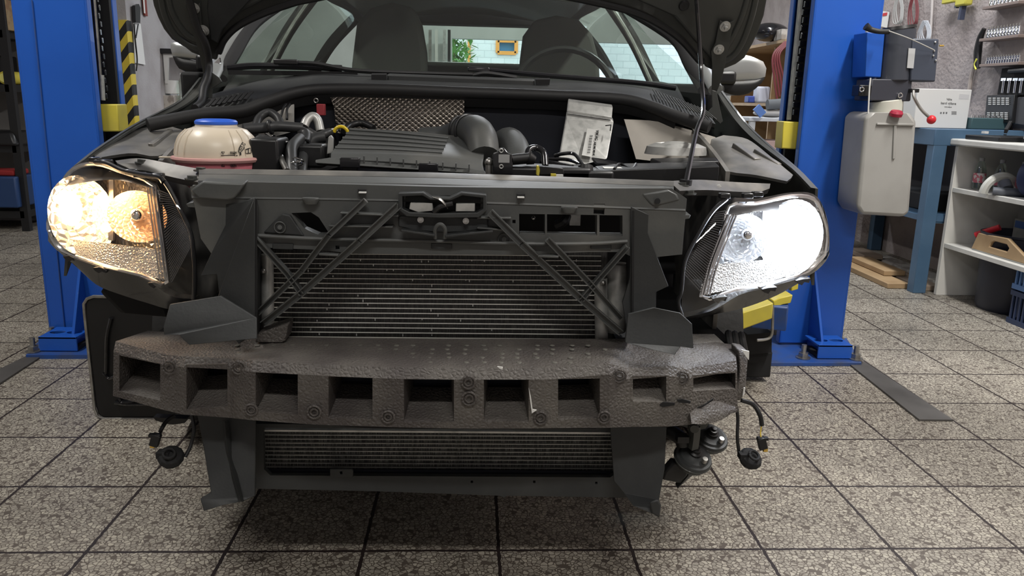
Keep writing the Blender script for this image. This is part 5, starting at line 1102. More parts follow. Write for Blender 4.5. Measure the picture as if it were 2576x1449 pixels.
# ================================================================ TWO-POST LIFT
ZT = 3.38
def post(s, lab, xin_, xout_, face, bl_):
    """s=-1 left, +1 right; xin_: edge toward the car, xout_: outer edge"""
    y0, y1 = 3.15, 3.47
    t = thing('lift_post', lab, 'lift post', ((xin_+xout_)/2, 3.3, 0))
    o = MB(); th = .012
    o.box(((xin_+xout_)/2, y0+th/2, ZT/2+.01), (abs(xin_-xout_), th, ZT-.03))
    o.box(((xin_+xout_)/2+s*.014, y1, ZT/2+.01), (abs(xin_-xout_)-.028, th, ZT-.03))
    o.box((xout_, (y0+y1)/2, ZT/2+.01), (th, y1-y0, ZT-.03))
    o.box((xin_-s*-.004, y0+.02, ZT/2+.01), (th, .04, ZT-.03)); o.box((xin_+s*.030, y1-.02, ZT/2+.01), (th, .045, ZT-.03))
    o.build('column', blue, t, bevel=.004)
    MB().box((xin_+s*.100, y1-.06, ZT/2), (.10, .02, ZT-.04)).build('inner_channel', dullblack, t)
    return t
Ly0 = 3.15
pL = post(-1, 'blue lift post at left with chain and striped corner behind', q(215, 0, 3.15).x, q(30, 0, 3.15).x, None, None)
pR = post(1, 'blue lift post at right carrying the motor and oil tank', q(2052, 0, 3.15).x, q(2222, 0, 3.15).x, None, None)
xi = q(215, 0, 3.15).x
def chain(par, x, y, z0, z1):
    o = MB(); n = int((z1-z0)/.030)
    for k in range(n): o.box((x, y, z0+k*.030), (.026 if k % 2 else .018, .014, .022))
    o.build('leaf_chain', gloss_black, par, bevel=.002)
# groove line on the left face
MB().tube([q(80, 0, 3.146), q(165, 850, 3.146)], .0025, 6, 0).build('seam', bluedirt, pL)
# left inside
xl_ = q(250, 0, 3.3).x
MB().box(((xl_+xi)/2-.012, 3.33, 1.9), (.060, .02, 2.9)).build('slot_back', dullblack, pL)
chain(pL, q(252, 120, 3.26).x, 3.26, .98, 3.3)
MB().tube([V(q(238, 0, 3.22).x-.004, 3.22, 3.3), V(q(238, 0, 3.22).x, 3.22, 1.45), V(q(258, 250, 3.22).x, 3.22, .99)], .006, 8, 0).build('steel_cable', steel, pL)
MB().cyl(V(q(255, 185, 3.22).x, 3.22, 1.06), V(q(259, 255, 3.22).x, 3.22, .965), .009).build('cable_end', alu, pL)
ya = MB().prism(ql([(246, 262), (294, 262), (300, 331), (254, 332)], 3.2), (0, .09, 0)).build('carriage', yellow, pL, bevel=.004, label='yellow lifting carriage')
# right inside
MB().box((q(2036, 0, 3.3).x, 3.33, 1.9), (.058, .02, 2.9)).build('slot_back', dullblack, pR)
chain(pR, q(2030, 0, 3.26).x, 3.26, .98, 3.3)
MB().bar(V(q(2010, 0, 3.24).x, 3.24, 3.3), V(q(1977, 300, 3.24).x+.012, 3.24, .95), .012, .02, (0, 1, 0)).build('guide_strip', mat('worn_guide', (.22, .23, .22), .6, noise=(30, (.35, .35, .33), .4, .7)), pR)
MB().prism(ql([(1972, 305), (2012, 307), (2010, 376), (1966, 374)], 3.2), (0, .08, 0)).build('carriage', yellow, pR, bevel=.004, label='yellow lifting carriage')
# bases
def base(par, plate, notchpts, gus, y, br0, br1, bolts):
    P_ = [qz(*p, .016) for p in plate]
    MB().prism(P_, (0, 0, -.016)).build('base_plate', bluedirt, par, smooth=False, bevel=.002)
    MB().prism(gus, (.012, 0, 0)).build('gusset', blue, par, bevel=.002)
    # perforated foot bracket
    a, b = qz(*br0, .017), qz(*br1, .017); yb = a.y; dx = b.x-a.x; h = .075; d = .14
    r = dx*.2; loops = []
    for cx in (.27, .73):
        loops.append([V(a.x+dx*cx+r*math.cos(t), yb+d*.5+r*.75*math.sin(t), h) for t in [2*math.pi*k/20 for k in range(20)]])
    k_ = MB().prism([V(a.x, yb, h), V(b.x, yb, h), V(b.x, yb+d, h), V(a.x, yb+d, h)], (0, 0, -.008), loops).box((a.x+dx/2, yb+.004, h/2+.01), (dx, .008, h-.018)).build('foot_bracket', blue, par, smooth=False, bevel=.0015)
    MB().box((a.x+dx/2, yb+d*.5, .025), (dx*.96, d*.9, .012)).build('bracket_floor', dullblack, k_)
    for bx, by in bolts:
        c = qz(bx, by, .017); MB().cyl(c, c+V(0, 0, .022), .020, seg=6).cyl(c+V(0, 0, .022), c+V(0, 0, .055), .010).lathe([(.028, 0), (.028, .004), (.012, .005)], c).build('anchor_bolt', steel, par)
xg = q(222, 0, 3.15).x
base(pL, [(65, 893), (240, 893), (560, 893), (560, 820), (118, 836)], None, [V(q(200, 800, 3.1).x, 3.15, .018), V(q(200, 800, 3.1).x, 3.0, .018), V(q(200, 800, 3.1).x, 3.14, .34)], 0, (100, 884), (193, 886), [(84, 884), (133, 856)])
base(pR, [(1896, 905), (1925, 912), (2168, 912), (2130, 850), (1880, 840)], None, [V(q(2050, 800, 3.1).x, 3.15, .018), V(q(2050, 800, 3.1).x, 2.99, .018), V(q(2045, 800, 3.1).x, 3.14, .34)], 0, (2056, 903), (2140, 903), [(2020, 900), (2152, 903), (2112, 862)])
MB().prism([q(x, y, 3.16) for x, y in ((2080, 640), (2098, 780), (2112, 862), (2010, 862), (2030, 640))], (0, .012, 0)).build('foot_flare', blue, pR, bevel=.002)

# lift arm with yellow nose (right) and its guard wire
la = bpy.data.objects.new('lift_arm', None); COL.objects.link(la); la.parent = pR; WPOS[la.name] = V(1.0, 2.7, .3); la.location = V(1.0, 2.7, .3)-WPOS[pR.name]; la['label'] = 'yellow nosed lift arm'
MB().prism(ql([(1812, 847), (1825, 803), (1856, 790), (1946, 762), (1943, 802), (1872, 828), (1836, 838)], 2.45), (0, .25, 0)).build('arm_nose', yellow, la, bevel=.004)
MB().prism(ql([(1946, 775), (1970, 766), (1990, 762), (1995, 742), (1960, 750), (1946, 758)], 2.6), (0, .25, 0)).build('arm_bracket', yellow, la, bevel=.003)
MB().prism(ql([(1990, 733), (2008, 728), (2009, 712), (1992, 718)], 2.8), (0, .3, 0)).build('arm_bracket', yellow, la, bevel=.003)
MB().bar(q(1935, 800, 2.6), V(1.25, 3.2, .36), .12, .09).build('arm_beam', bluedirt, la, bevel=.006)
MB().tube(ql([(1944, 770), (1943, 830), (1938, 848), (1925, 854), (1905, 856)], 2.55), .005, 8, 3).build('guard_wire', steel, la)
MB().bar(q(1900, 830, 2.75), q(1900, 880, 2.75), .09, .09).build('pad_stand', dullblack, la)
MB().box((q(1900, 880, 2.75).x, 2.8, .07), (.12, .14, .10)).build('support_foot', dullblack, la, bevel=.006)

# power unit on the right post
pu = thing('hydraulic_power_unit', 'dark electric motor and pump above milky oil tank on the right post', 'power unit', q(2240, 520, 3.12))
YM = 3.05
MB().prism(ql([(2182, 80), (2226, 82), (2216, 196), (2176, 194)], 3.03), (0, .11, 0)).build('mounting_box', blue, pu, bevel=.004)
mo = MB().cyl(q(2247, 204, YM), q(2262, 72, YM), .060, .060, 32).build('motor', mat('motor_charcoal', (.045, .05, .065), .45, coat=.1), pu, bevel=.004)
MB().cyl(q(2262, 74, YM), q(2262, 66, YM), .062, .058, 32).build('motor_cap', black, mo)
cb_ = MB().prism(ql([(2296, 96), (2363, 98), (2353, 206), (2290, 204)], YM-.06), (0, .09, 0)).build('control_box', mat('box_charcoal', (.05, .06, .085), .4), pu, bevel=.005)
MB().prism(ql([(2286, 121), (2303, 122), (2298, 172), (2282, 171)], YM-.064), (0, .004, 0)).build('rating_label', mat('silver_label', (.45, .46, .47), .4), cb_)
for x, y in ((2353, 106), (2350, 128), (2348, 140), (2354, 152)): MB().ball(q(x, y, YM-.062), .004).build('screw', chrome, cb_)
MB().cyl(q(2363, 115, YM), q(2374, 115, YM), .003).build('switch_pin', copper, cb_)
MB().tube(ql([(2178, 66, 2.97), (2190, 74, 2.97), (2210, 79, 2.96), (2236, 80, 2.96)]), [.014, .010, .009, .009], 10).build('power_cable', rubber, pu)
MB().prism(ql([(2180, 72), (2200, 80), (2180, 81)], 3.0), (0, .01, 0)).build('cable_tag', whitep, pu)
MB().tube(ql([(2236, 78, 2.95), (2290, 98, 2.94), (2350, 126, 2.975)]), .0022, 6).build('thin_cable', wirew, pu)
pb_ = MB().prism(ql([(2192, 198), (2296, 200), (2292, 255), (2184, 253)], YM-.05), (0, .12, 0)).build('pump_block', mat('pump_black', (.04, .042, .055), .4), pu, bevel=.006)
for x, y in ((2265, 240), (2168, 225)): MB().torus(q(x, y, YM-.058), .0085, .0025, (0, 1, 0), seg=6).build('port', chrome, pb_)
MB().box(q(2168, 228, 3.03), (.05, .06, .04)).build('valve', black, pb_, bevel=.003)
lv = MB().tube(ql([(2298, 228, 2.97), (2300, 246, 2.96), (2318, 276, 2.95), (2341, 298, 2.94)]), .0055, 10).build('release_lever', steel, pu)
MB().ball(q(2343, 301, 2.94), .0165, 20).build('lever_knob', red, lv); MB().box(q(2298, 228, 2.99), (.03, .03, .014)).build('lever_pivot', black, lv, bevel=.002)
MB().cyl(q(2228, 252, YM), q(2228, 298, YM), .062, .060, 28).build('tank_neck', mat('aged_white', (.55, .55, .48), .45), pu, bevel=.003)
jt = MB().prism(ql([(2178, 295), (2192, 282), (2292, 284), (2307, 305), (2289, 535), (2275, 546), (2168, 540), (2156, 520)], YM-.09), (0, .18, 0)).build('oil_tank', jug, pu, bevel=.014, bseg=3)
MB().bar(q(2205, 312, YM-.093), q(2298, 314, YM-.093), .01, .008).bar(q(2252, 312, YM-.093), q(2248, 400, YM-.093), .01, .006, (0, -1, 0)).build('moulded_seam', jug, jt, bevel=.002)
cp = MB().lathe([(.022, 0), (.024, .012), (.019, .020), (0, .021)], q(2253, 292, YM-.10), V(0, -.25, 1), 16).build('filler_cap', mat('dark_red_cap', (.35, .02, .05), .4), jt)
MB().tube(ql([(2155, 300, 3.10), (2150, 380, 3.10), (2140, 520, 3.10)]), .006, 8).build('oil_hose', wirew, pu)
MB().tube(ql([(2190, 196, 2.98), (2187, 225, 2.98), (2184, 286, 2.98)]), .003, 6).build('drain_tube', whitep, pu)

# ================================================================ RIGHT WORKBENCH WALL
# blue bench
bx0, bx1, by0, by1 = q(2310, 700, 4.2).x-.02, XR-.01, 4.20, 5.6
bz = q(2370, 322, 4.4).z
bb = thing('workbench', 'blue steel workbench along the right wall behind the white shelves', 'workbench', ((bx0+bx1)/2, (by0+by1)/2, 0))
bm_ = mat('bench_blue', (.06, .12, .20), .45, noise=(6, (.08, .15, .24), .4, .8))  # blue desaturated, lens flare haze put into the enamel colour
for x in (bx0+.035, bx1-.04):
    for y in (by0+.029, by1-.029): MB().box((x, y, (bz-.03)/2), (.074, .066, bz-.03)).build('leg', bm_, bb, bevel=.003)
MB().box(((bx0+bx1)/2, (by0+by1)/2, bz-.045), (bx1-bx0+.012, by1-by0+.012, .088)).build('top_frame', bm_, bb, bevel=.004)
MB().box(((bx0+bx1)/2, (by0+by1)/2, .42), (bx1-bx0-.01, by1-by0-.01, .03)).build('lower_shelf', bm_, bb)
MB().box(((bx0+bx1)/2, by0+.03, .42), (bx1-bx0-.02, .04, .05)).build('cross_bar', bm_, bb)
MB().box((bx1-.005, (by0+by1)/2, .6), (.01, by1-by0-.1, .55)).build('back_sheet', mat('bench_back', (.12, .13, .15), .7), bb)
for k, (y, z) in enumerate(((4.5, .42+.015), (4.8, .435), (5.15, .435))):
    tag(MB().box((bx0+.25, y, z+.05), (.25, .2, .1)).build('tool_case', [dullblack, mat('grey_case', (.15, .16, .17), .5), black][k], bevel=.01), ['flat black case on the bench shelf nearest the blue leg', 'small grey case in the middle of the blue bench shelf', 'black case at the far end of the blue bench shelf'][k], 'case')
wr = random.Random(4)
bl_ = ['light pine board lying nearest the aisle under the blue bench', 'grey brown board lying flat beside the pine one under the bench', 'printed brown board nearest the wall under the blue bench', 'short pine offcut lying on top of the boards under the bench', 'weathered board lying on top of the pile at its far end']
for k, (x, z, y0_, y1_) in enumerate(((bx0-.03, .015, 4.3, 5.5), (bx0+.13, .015, 4.25, 5.3), (bx0+.30, .015, 4.3, 5.2), (bx0+.05, .047, 4.5, 4.95), (bx0+.17, .047, 5.0, 5.28))):
    tag(MB().bar(V(x, y0_, z+.001), V(x+.0, y1_, z+.001), .13, .03).build('board', [wood, mat('old_board', (.26, .2, .15), .7), cb][k % 3], bevel=.003), bl_[k], 'board')

# white box on the bench
a, b = q(2292, 322, 4.35), q(2450, 226, 4.35)
wbx = thing('carton', 'large white printed carton standing on the blue workbench', 'box', ((a.x+b.x)/2, 4.45, bz))
zb_ = bz
MB().box(((a.x+b.x)/2, 4.45, (zb_+b.z)/2), (b.x-a.x-.02, .2, b.z-zb_)).build('carton_body', whitep, wbx, bevel=.003)
yy = 4.349
MB().prism(ql([(2414, 236), (2438, 238), (2437, 250), (2412, 249)], yy), (0, .001, 0)).build('address_label', mat('grey_white', (.6, .6, .6), .5), wbx)
text('lettering', 'Váha', .016, q(2388, 250, yy), (1, 0, -.02), (0, 0, 1), inkg, wbx); text('lettering', 'Isard výbava', .018, q(2386, 260, yy), (1, 0, -.02), (0, 0, 1), inkg, wbx)
text('lettering', 'www.vahy.cz', .008, q(2385, 269, yy), (1, 0, -.02), (0, 0, 1), inkg, wbx)
o = MB()
for k, x in enumerate((2367, 2374, 2381)): o.box(q(x, 284, yy), (.008, .001, .009))
o.build('handling_symbols', inkg, wbx)
o = MB()
for k in range(3): o.box(q(2400, 281+k*3, yy), (.028, .001, .003))
o.build('fine_print', inkg, wbx)

# white shelf unit (end board faces us, shelves run toward the camera)
sx_, sX = 2.575, XR-.005; sy1 = 4.17; sy0_ = 2.9
st_z = q(2400, 350, 4.17).z
su = thing('shelf_unit', 'white painted wooden shelf unit along the right wall', 'shelf unit', ((sx_+sX)/2, 3.6, 0))
MB().box(((sx_+sX)/2, sy1, (st_z-.035)/2), (sX-sx_, .025, st_z-.035)).box(((sx_+sX)/2, sy0_, (st_z-.035)/2), (sX-sx_, .025, st_z-.035)).each('end_board', white, su, bevel=.002)
MB().box(((sx_+sX)/2-.01, (sy0_+sy1)/2, st_z-.015), (sX-sx_+.03, sy1-sy0_+.06, .035)).build('top_board', white, su, bevel=.008)
zs = [q(2392, 472, 4.15).z, q(2376, 612, 4.15).z]
for z in zs: MB().box(((sx_+sX)/2, (sy0_+sy1)/2, z-.012), (sX-sx_-.005, sy1-sy0_-.03, .024)).build('shelf', white, su, bevel=.002)
MB().box((sX-.004, (sy0_+sy1)/2, st_z/2), (.006, sy1-sy0_, st_z-.07)).build('back_board', mat('shelf_back', (.40, .39, .37), .7), su)
def on(z, px, py, X): p = qx(px, py, X); return V(X, p.y, z)
# bottles on the upper shelf
btm = mat('bottle_label_pink', (.60, .16, .20), .5, noise=(40, (.7, .65, .62), .48, .52))
for k, (px, lab) in enumerate(((2426, 'clear spray bottle with pink label nearest the white end board'), (2458, 'clear bottle with pink label in the middle of the upper shelf'), (2492, 'clear bottle with faded label behind the grey disc'))):
    c = on(zs[0], px, 455, 2.68+.02*k); c.y = 4.10-.14*k
    t = thing('spray_bottle', lab, 'bottle', c); rr = .030
    MB().lathe([(0, 0), (rr, 0), (rr, .10), (rr*.6, .135), (.012, .145), (.012, .15), (0, .15)], c, seg=18).build('bottle', pet, t)
    MB().lathe([(rr+.0005, .035), (rr+.0005, .085)], c, seg=18).build('label', btm, t); MB().cyl(c+V(0, 0, .148), c+V(0, 0, .165), .013).build('cap', mat('cap_grey', (.3, .3, .3), .5), t)
c = on(zs[0], 2494, 470, 2.64); c.y = 3.86
t = tag(MB().torus(c+V(0, 0, .004), .085, .022, (0, 1, .1), a0=0, a1=180, xdir=(-1, 0, 0)).build('grinder_guard', mat('pale_guard', (.5, .5, .46), .5)), 'pale half-round plastic guard on the upper white shelf', 'guard')
gr = thing('angle_grinder', 'dark power tool lying in front of the pale half-round guard', 'power tool', c+V(0, -.06, 0))
MB().cyl(c+V(-.07, -.05, .02), c+V(.08, -.14, .02), .02).build('body', mat('tool_grey', (.10, .11, .13), .5), gr); MB().cyl(c+V(-.0, -.05, .03), c+V(.0, -.02, .06), .03).build('head', mat('tool_grey2', (.16, .17, .2), .4), gr)
c = on(zs[0], 2540, 470, 2.70); c.y = 3.66
t = thing('fabric_case', 'dark blue round case with white lettering on the upper white shelf', 'case', c)
MB().lathe([(0, -.05), (.085, -.05), (.095, -.03), (.095, .03), (.085, .05), (0, .05)], c+V(0, .02, .097), (0.3, -1, .1), 28).build('body', mat('navy_fabric', (.02, .03, .09), .7), t)
cc2 = c+V(.02, -.045, .10); text('lettering', 'KOETEC', .024, cc2, (1, .3, 0), (0, .1, 1), whitep, t)
MB().torus(cc2, .055, .002, (.3, -1, .1), a0=-50, a1=50, xdir=(1, .3, 0)).torus(cc2, .055, .002, (.3, -1, .1), a0=130, a1=230, xdir=(1, .3, 0)).build('bracket_mark', whitep, t)
c = on(zs[0], 2565, 470, 2.62); c.y = 3.5
t = tag(MB().torus(c+V(0, 0, .055), .045, .009, (1, .2, 0)).torus(c+V(.03, .05, .05), .045, .008, (1, .5, 0)).build('chrome_clamp', chrome), 'pair of chrome rings at the near end of the upper white shelf', 'clamp ring')
# middle shelf: trowel with handle, box, cable
c = on(zs[1], 2480, 650, 2.68); c.y = 3.80
t = thing('wooden_float', 'light wooden plastering float with oval handle hole on the lower white shelf', 'float', c)
wp = [V(2.60, 3.97, zs[1]+.004), V(2.60, 3.93, zs[1]+.095), V(2.62, 3.70, zs[1]+.105), V(2.66, 3.48, zs[1]+.004)]
hp = [wp[0].lerp(wp[2], .42)+V(0, -.0, .022), wp[0].lerp(wp[2], .42)+V(0, 0, -.002)]
ho = [V(2.61, y, z) for y, z in ((3.83, zs[1]+.04), (3.82, zs[1]+.065), (3.80, zs[1]+.075), (3.70, zs[1]+.075), (3.68, zs[1]+.06), (3.69, zs[1]+.04))]
MB().prism([V(2.61, p.y, p.z) for p in wp], (.02, 0, 0), [ho]).build('handle_board', wood, t, bevel=.004)
MB().box((2.72, 3.74, zs[1]+.006), (.22, .44, .010)).build('sole', mat('grey_felt', (.3, .3, .28), .8), t)
MB().cyl(V(2.63, 3.98, zs[1]+.075), V(2.70, 3.90, zs[1]+.13), .016).build('red_grip', red, t)
t = MB().box((2.905, 3.84, zs[1]+.082), (.10, .36, .16)).build('tin_box', mat('galvanised', (.42, .42, .40), .5, noise=(25, (.34, .34, .32), .4, .7)), bevel=.004)
tag(t, 'grey box with blue label behind the wooden float', 'box')
lb_ = MB().box((2.853, 3.97, zs[1]+.135), (.004, .07, .035)).build('label', mat('blue_label', (.08, .18, .5), .5), t)
c = V(2.76, 3.60, zs[1]); t = tag(MB().torus(c+V(0, 0, .05), .05, .02, (0, .2, 1)).torus(c+V(.02, -.02, .07), .05, .018, (.2, .2, 1)).torus(c+V(0, 0, .02), .06, .018, (0, -.1, 1)).build('coiled_cable', black), 'coiled black cable at the near end of the lower white shelf', 'cable')
# bin and crates on the floor
c = V(2.80, 3.86, 0)
t = thing('waste_bin', 'round black plastic bin under the white shelf unit', 'bin', c)
MB().lathe([(0, .004), (.15, .004), (.155, .0), (.165, .02), (.18, .385), (.19, .39), (.19, .40), (.175, .40), (.158, .02), (0, .015)], c, seg=36).build('bin', mat('bin_black', (.025, .027, .04), .45), t)
MB().box(V(2.80-.126, 3.86-.128, .30), (.004, .032, .038), Matrix.Rotation(math.radians(45), 3, 'Z')).build('sticker', whitep, t)
cbm = mat('blue_crate2', (.10, .20, .42), .5)
for k, (z, lab, m) in enumerate(((.0, 'dark plastic crate on the floor beside the black bin', mat('navy_crate', (.03, .045, .10), .5)), (.17, 'blue slatted plastic crate stacked on the dark crate', cbm))):
    t = thing('crate', lab, 'crate', (2.74, 3.35, z)); x0_, x1_, ya_, yb_ = 2.62, 2.94, 3.05, 3.62
    o = MB()
    for zz in (z+.012, z+.15): o.box((x0_, (ya_+yb_)/2, zz), (.012, yb_-ya_, .024)).box((x1_, (ya_+yb_)/2, zz), (.012, yb_-ya_, .024)).box(((x0_+x1_)/2, ya_, zz), (x1_-x0_, .012, .024)).box(((x0_+x1_)/2, yb_, zz), (x1_-x0_, .012, .024))
    for j in range(20): o.box((x0_, ya_+.02+j*.028, z+.08), (.008, .010, .14))
    for j in range(11): o.box((x0_+.02+j*.028, yb_, z+.08), (.010, .008, .14))
    o.box(((x0_+x1_)/2, (ya_+yb_)/2, z+.006), (x1_-x0_, yb_-ya_, .008)); o.build('basket', m, t)
# items on top board
z = st_z+.003
t = thing('machine_case', 'black plastic tool case with grey handle on top of white shelves', 'case', (2.84, 3.62, z))
MB().box((2.82, 3.62, z+.075), (.26, .34, .15), taper=.9).build('case', mat('case_charcoal', (.07, .075, .09), .4), t, bevel=.02, bseg=3)
MB().tube([V(2.66, 3.76, z+.02), V(2.66, 3.75, z+.15), V(2.70, 3.70, z+.175), V(2.72, 3.52, z+.175)], .012, 8, 3).build('handle', mat('handle_grey', (.3, .32, .35), .4), t)
t = thing('tool_tray', 'dark tray with loose tools beside the black machine case', 'tray', (2.72, 4.0, z))
MB().box((2.72, 3.98, z+.012), (.28, .28, .024)).build('tray', black, t, bevel=.004)
tag(MB().bar(V(2.66, 3.92, z+.05), V(2.80, 4.1, z+.09), .014, .02).bar(V(2.66, 3.92, z+.035), V(2.66, 3.92, z+.03), .01, .01).build('pliers', dullblack), 'black pliers lying on the dark tray', 'pliers')
tag(MB().box(qx(2478, 333, 2.66)+V(0, 0, 0), (.02, .03, .012)).build('battery_tag', whitep), 'tiny white tag on the dark tray tools', 'tag')
t = thing('bit_box', 'dark green box of small tools behind the black case', 'box', (2.84, 4.5, bz))
MB().box((2.84, 4.42, bz+.03), (.22, .2, .06)).build('body', mat('teal_box', (.05, .10, .11), .5), t, bevel=.004)
o = MB()
for k in range(10): o.cyl(V(2.74+k*.02, 4.34, bz+.06), V(2.74+k*.02, 4.34, bz+.075), .006, seg=8)
o.build('bit', chrome, t)

# wall mounted socket rails and sockets
def rail(lab, pL_, pR_, grp, n, hs, r0, glab):
    a = qx(*pL_, XR-.06); b = qx(*pR_, XR-.06); b = a+(b-a)*1.0; b.z = a.z
    t = thing('socket_rail', lab, 'rail', (XR-.05, (a.y+b.y)/2, a.z))
    MB().box((XR-.045, (a.y+b.y)/2, a.z-.008), (.09, abs(a.y-b.y), .016)).build('rail', mat('rail_brown', (.22, .17, .15), .6), t, bevel=.002)
    proto = None
    for k in range(n):
        y = a.y-.03-k*(abs(a.y-b.y)-.05)/n
        h = hs(k); c = V(XR-.06, y, a.z)
        if proto is None or abs(h-proto[1]) > 1e-6:
            o = thing('socket', glab, 'socket', c, grp)
            MB().lathe([(0, 0), (r0, 0), (r0, h*.55), (r0*.8, h*.62), (r0*.8, h), (r0*.5, h), (r0*.5, h*.8), (0, h*.8)], c, seg=14).build('shell', chrome, o)
            MB().cyl(c+V(0, 0, h), c+V(0, 0, h*1.25), r0*.35, seg=8).build('drive_bit', steel, o)
            proto = (o, h, c)
        else: dup(proto[0], c-proto[2], glab)
rail('upper brown wooden rail of sockets on right wall', (2484, 18), (2576, 5), 'sockets on the top rail', 8, lambda k: .045, .011, 'chrome bit socket on the top rail of the right wall')
rail('middle brown wooden rail of bit sockets on right wall', (2476, 98), (2576, 82), 'sockets on the middle rail', 11, lambda k: .05, .011, 'chrome bit socket on the middle rail of the right wall')
rail('lower brown wooden rail of short sockets on right wall', (2476, 162), (2576, 147), 'sockets on the lower rail', 13, lambda k: .036, .011, 'short chrome socket on the lower rail of the right wall')
# torch hanging
t = thing('work_torch', 'black hand lamp with yellow edge hanging beside the socket rails', 'torch', qx(2456, 170, XR-.04))
MB().tube([qx(2476, 72, XR-.05), qx(2466, 96, XR-.05), qx(2460, 130, XR-.05), qx(2458, 172, XR-.05)], [.012, .018, .022, .018], 10).build('body', black, t)
MB().tube([qx(2457, 148, XR-.065), qx(2452, 162, XR-.065), qx(2455, 175, XR-.065)], .005, 8).build('yellow_edge', mat('torch_yellow', (.7, .7, .1), .4), t)
# pipe down the wall
tag(MB().tube([qx(2450, 160, XR-.02), qx(2442, 200, XR-.02), qx(2438, 232, XR-.02)], .012, 8).build('conduit', mat('beige_conduit', (.42, .36, .32), .6)), 'short beige conduit on wall below the hand lamp', 'conduit')
# T handle tray and bit set panel
t = thing('wrench_rack', 'dark rack of chrome T-handle wrenches on right wall', 'tool rack', qx(2545, 235, XR-.03))
MB().prism([qx(x, y, XR-.04) for x, y in ((2520, 172), (2610, 165), (2610, 240), (2508, 238))], (.03, 0, 0)).build('rack', dullblack, t, bevel=.003)
for k in range(5):
    x = 2522+k*15; MB().cyl(qx(x, 234, XR-.055), qx(x+5, 200, XR-.055), .008).box(qx(x+5, 200, XR-.055), (.014, .04, .014)).build('wrench', chrome, t)
MB().tube([qx(2540, 180, XR-.06), qx(2560, 178, XR-.06), qx(2590, 176, XR-.06)], .014, 8).build('ratchet', black, t)
t = thing('bit_set', 'open black bit set panel leaning under the wrench rack', 'bit set', qx(2530, 300, XR-.06))
MB().prism([qx(x, y, XR-.07) for x, y in ((2482, 240), (2552, 238), (2545, 310), (2476, 306))], (.03, 0, 0)).build('panel', black, t, bevel=.003)
for r_, (yy0, n_) in enumerate(((253, 5), (290, 5))):
    for k in range(n_):
        o = MB()
        for j in range(4): o.box(qx(2490+k*11-r_*3, yy0-6+j*5, XR-.075), (.006, .02, .005))
        o.build('bit_row', whitep, t)
t = tag(MB().prism([qx(x, y, XR-.05) for x, y in ((2550, 245), (2620, 242), (2620, 320), (2548, 312))], (.03, 0, 0)).build('tool_roll', mat('tool_roll_grey', (.06, .06, .065), .7), bevel=.005), 'dark tool roll hanging right of the bit set panel', 'tool roll')
# wire bundles hanging
def loop(px, py, w, h, m, lab, n=3):
    o = thing('cable_bundle', lab, 'cable', qx(px, py, XR-.03))
    for k in range(n):
        dx = (k-n/2)*3
        MB().tube([qx(px+dx, py-10, XR-.03), qx(px-w+dx, py+h*.4, XR-.035), qx(px-w*.6+dx*2, py+h, XR-.03), qx(px+w*.6+dx, py+h*.95, XR-.04), qx(px+w+dx, py+h*.4, XR-.03), qx(px+dx+3, py-10, XR-.03)], .0035, 6, 6).build('wire', m, o)
    return o
loop(2262, -5, 9, 62, wirew, 'grey cable bundle hanging high on wall right of blue post')
loop(2300, -5, 9, 66, wirer, 'maroon cable bundle hanging on wall right of the grey one')
loop(2328, 62, 11, 40, mat('pale_cable', (.5, .52, .55), .5), 'pale cable bundle hanging behind the control box', 4)
t = thing('yellow_tool', 'yellow and grey power tool hanging at top of the right wall', 'tool', qx(2420, 20, XR-.05))
MB().box(qx(2388, 2, XR-.05), (.03, .12, .03)).build('clip', mat('tool_yellow', (.55, .5, .08), .5), t, bevel=.006)
MB().box(qx(2425, 2, XR-.05), (.05, .11, .06)).build('body', MC['tool_yellow'], t, bevel=.01)
MB().bar(qx(2424, 10, XR-.05), qx(2417, 50, XR-.05), .03, .022).bar(qx(2410, 5, XR-.05), qx(2406, 20, XR-.05), .02, .02).build('bracket', mat('tool_navy', (.05, .06, .10), .5), t)
t = tag(MB().prism([qx(x, y, XR-.01) for x, y in ((2221, 28), (2238, 30), (2232, 70), (2216, 66))], (-.006, 0, 0)).build('instruction_sheet', whitep), 'white note with red mark on wall beside the blue post', 'note')
MB().box(qx(2226, 36, XR-.018), (.003, .06, .02)).build('red_mark', red, t)
tag(MB().tube([qx(2346, -10, XR-.02), qx(2344, 40, XR-.02), qx(2340, 100, XR-.02)], .008, 8).build('wall_conduit', mat('white_conduit', (.5, .46, .44), .6)), 'thin pale conduit on wall above the motor box', 'conduit')

# shelving behind the right mirror
yb0, yb1 = 5.9, 7.3; xb = 2.32
t = thing('wooden_rack', 'light chipboard shelving on right wall behind the silver mirror', 'shelving', (xb+.3, 6.6, 0))
zt_ = q(1900, 100, 5.9).z
pz = [zt_, q(1890, 262, 5.9).z]
MB().box((xb+.3, yb0, zt_/2), (.6, .025, zt_)).box((xb+.3, yb1, zt_/2), (.6, .025, zt_)).each('upright', wood, t)
MB().box((xb+.3, yb0+.4, zt_/2-.01), (.6, .02, zt_-.02)).build('partition', wood, t)
for z in pz: MB().box((xb+.3-.04, (yb0+yb1)/2, z), (.68, yb1-yb0, .022)).build('shelf', wood, t)
for k in range(4):
    MB().tube([q(1975, 105, 5.86)+V(k*.012, 0, 0), q(1945+k*5, 140, 5.84), q(1948+k*8, 200, 5.84), q(1955+k*6, 250-k*8, 5.85)], .008, 6).build('hose_loop', wirer, t)
def shelfitem(nm, px, py, Y, m, sz, lab, cat, zz):
    c = q(px, py, Y); o = MB().box(V(c.x, Y, zz+sz[2]/2), sz).build(nm, m, bevel=min(sz)*.15); return tag(o, lab, cat)
c = q(1935, 95, 6.2); c.z = zt_+.011
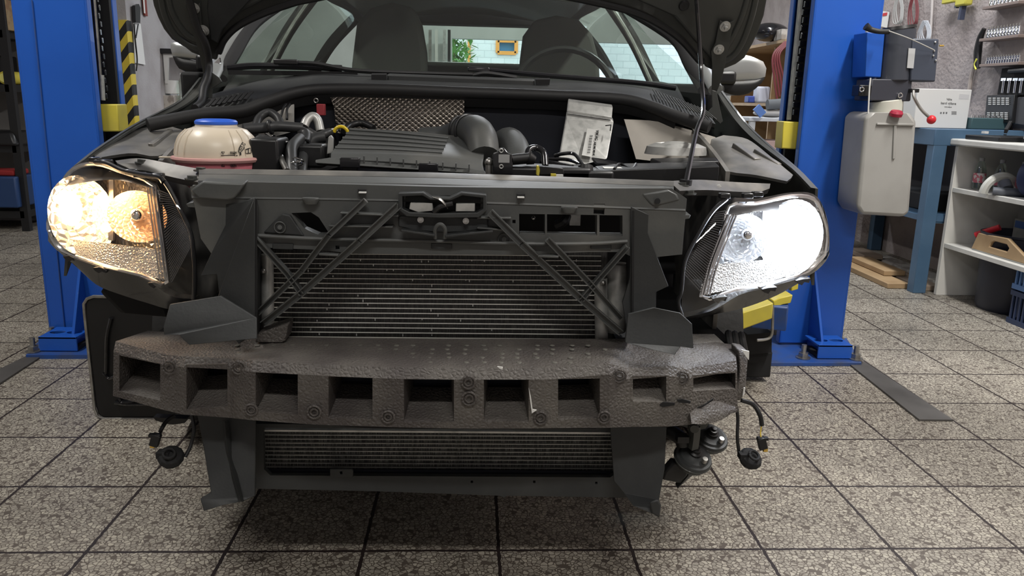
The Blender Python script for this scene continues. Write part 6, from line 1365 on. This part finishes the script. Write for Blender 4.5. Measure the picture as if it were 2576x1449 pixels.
tag(MB().ball(c+V(0, 0, .07), .12, 20, (1.2, 1, .58)).build('welding_helmet', gloss_black), 'glossy black rounded helmet on top of the chipboard shelving', 'helmet')
c = q(1978, 100, 6.0); tag(MB().box(V(c.x+.05, 6.05, zt_+.05), (.2, .15, .075)).build('carton', cb, bevel=.004), 'small printed carton beside the black helmet', 'box')
shelfitem('blue_box', 1897, 250, 6.1, mat('item_blue', (.04, .07, .30), .5), (.12, .1, .05), 'small dark blue box on the lower chipboard shelf', 'box', pz[1]+.011)
shelfitem('blue_can', 1915, 240, 6.05, mat('item_bw', (.55, .57, .65), .5), (.10, .1, .12), 'white and blue tub on the lower chipboard shelf', 'tub', pz[1]+.011)
# grey tray table with rolled cloth
zt2 = q(1920, 296, 5.2).z
t = thing('side_table', 'pale grey small table behind the right wing', 'table', (2.15, 5.4, 0)); xa = q(1884, 296, 5.2).x
MB().box((xa+.28, 5.42, zt2-.012), (.56, .45, .025)).build('table_top', mat('pale_grey', (.55, .57, .6), .5), t, bevel=.003)
for x in (xa+.03, xa+.53):
    for y in (5.22, 5.62): MB().box((x, y, (zt2-.025)/2), (.035, .035, zt2-.025)).build('leg', MC['pale_grey'], t)
tag(MB().tube([q(1930, 268, 5.3), q(1960, 266, 5.3), q(1990, 262, 5.3)], .035, 10).build('rolled_mat', mat('grey_roll', (.12, .13, .14), .8)).copy() and bpy.data.objects['rolled_mat'], 'dark grey rolled mat above the pale table', 'mat')
bpy.data.objects['rolled_mat'].location.z = zt2+.05
tag(MB().ball(V(q(1940, 290, 5.35).x, 5.35, zt2+.028), .09, 16, (1.4, .9, .3)).build('rag', mat('grey_rag', (.35, .34, .33), .9)), 'crumpled pale grey rag on the small table', 'rag')
tag(MB().bar(q(1903, 258, 5.15), q(1920, 278, 5.15), .02, .05).build('blue_brush', mat('brush_blue', (.10, .2, .5), .5)), 'blue and white brush leaning at the small table', 'brush')
_b = bpy.data.objects['blue_brush']; _b.location.z = zt2
c = q(1925, 330, 5.3); tag(MB().box((c.x, 5.4, (zt2-.15)/2), (.3, .3, zt2-.15)).build('carton_stack', mat('pink_card', (.50, .36, .34), .6), bevel=.005), 'pale pink carton standing under the small grey table', 'box')
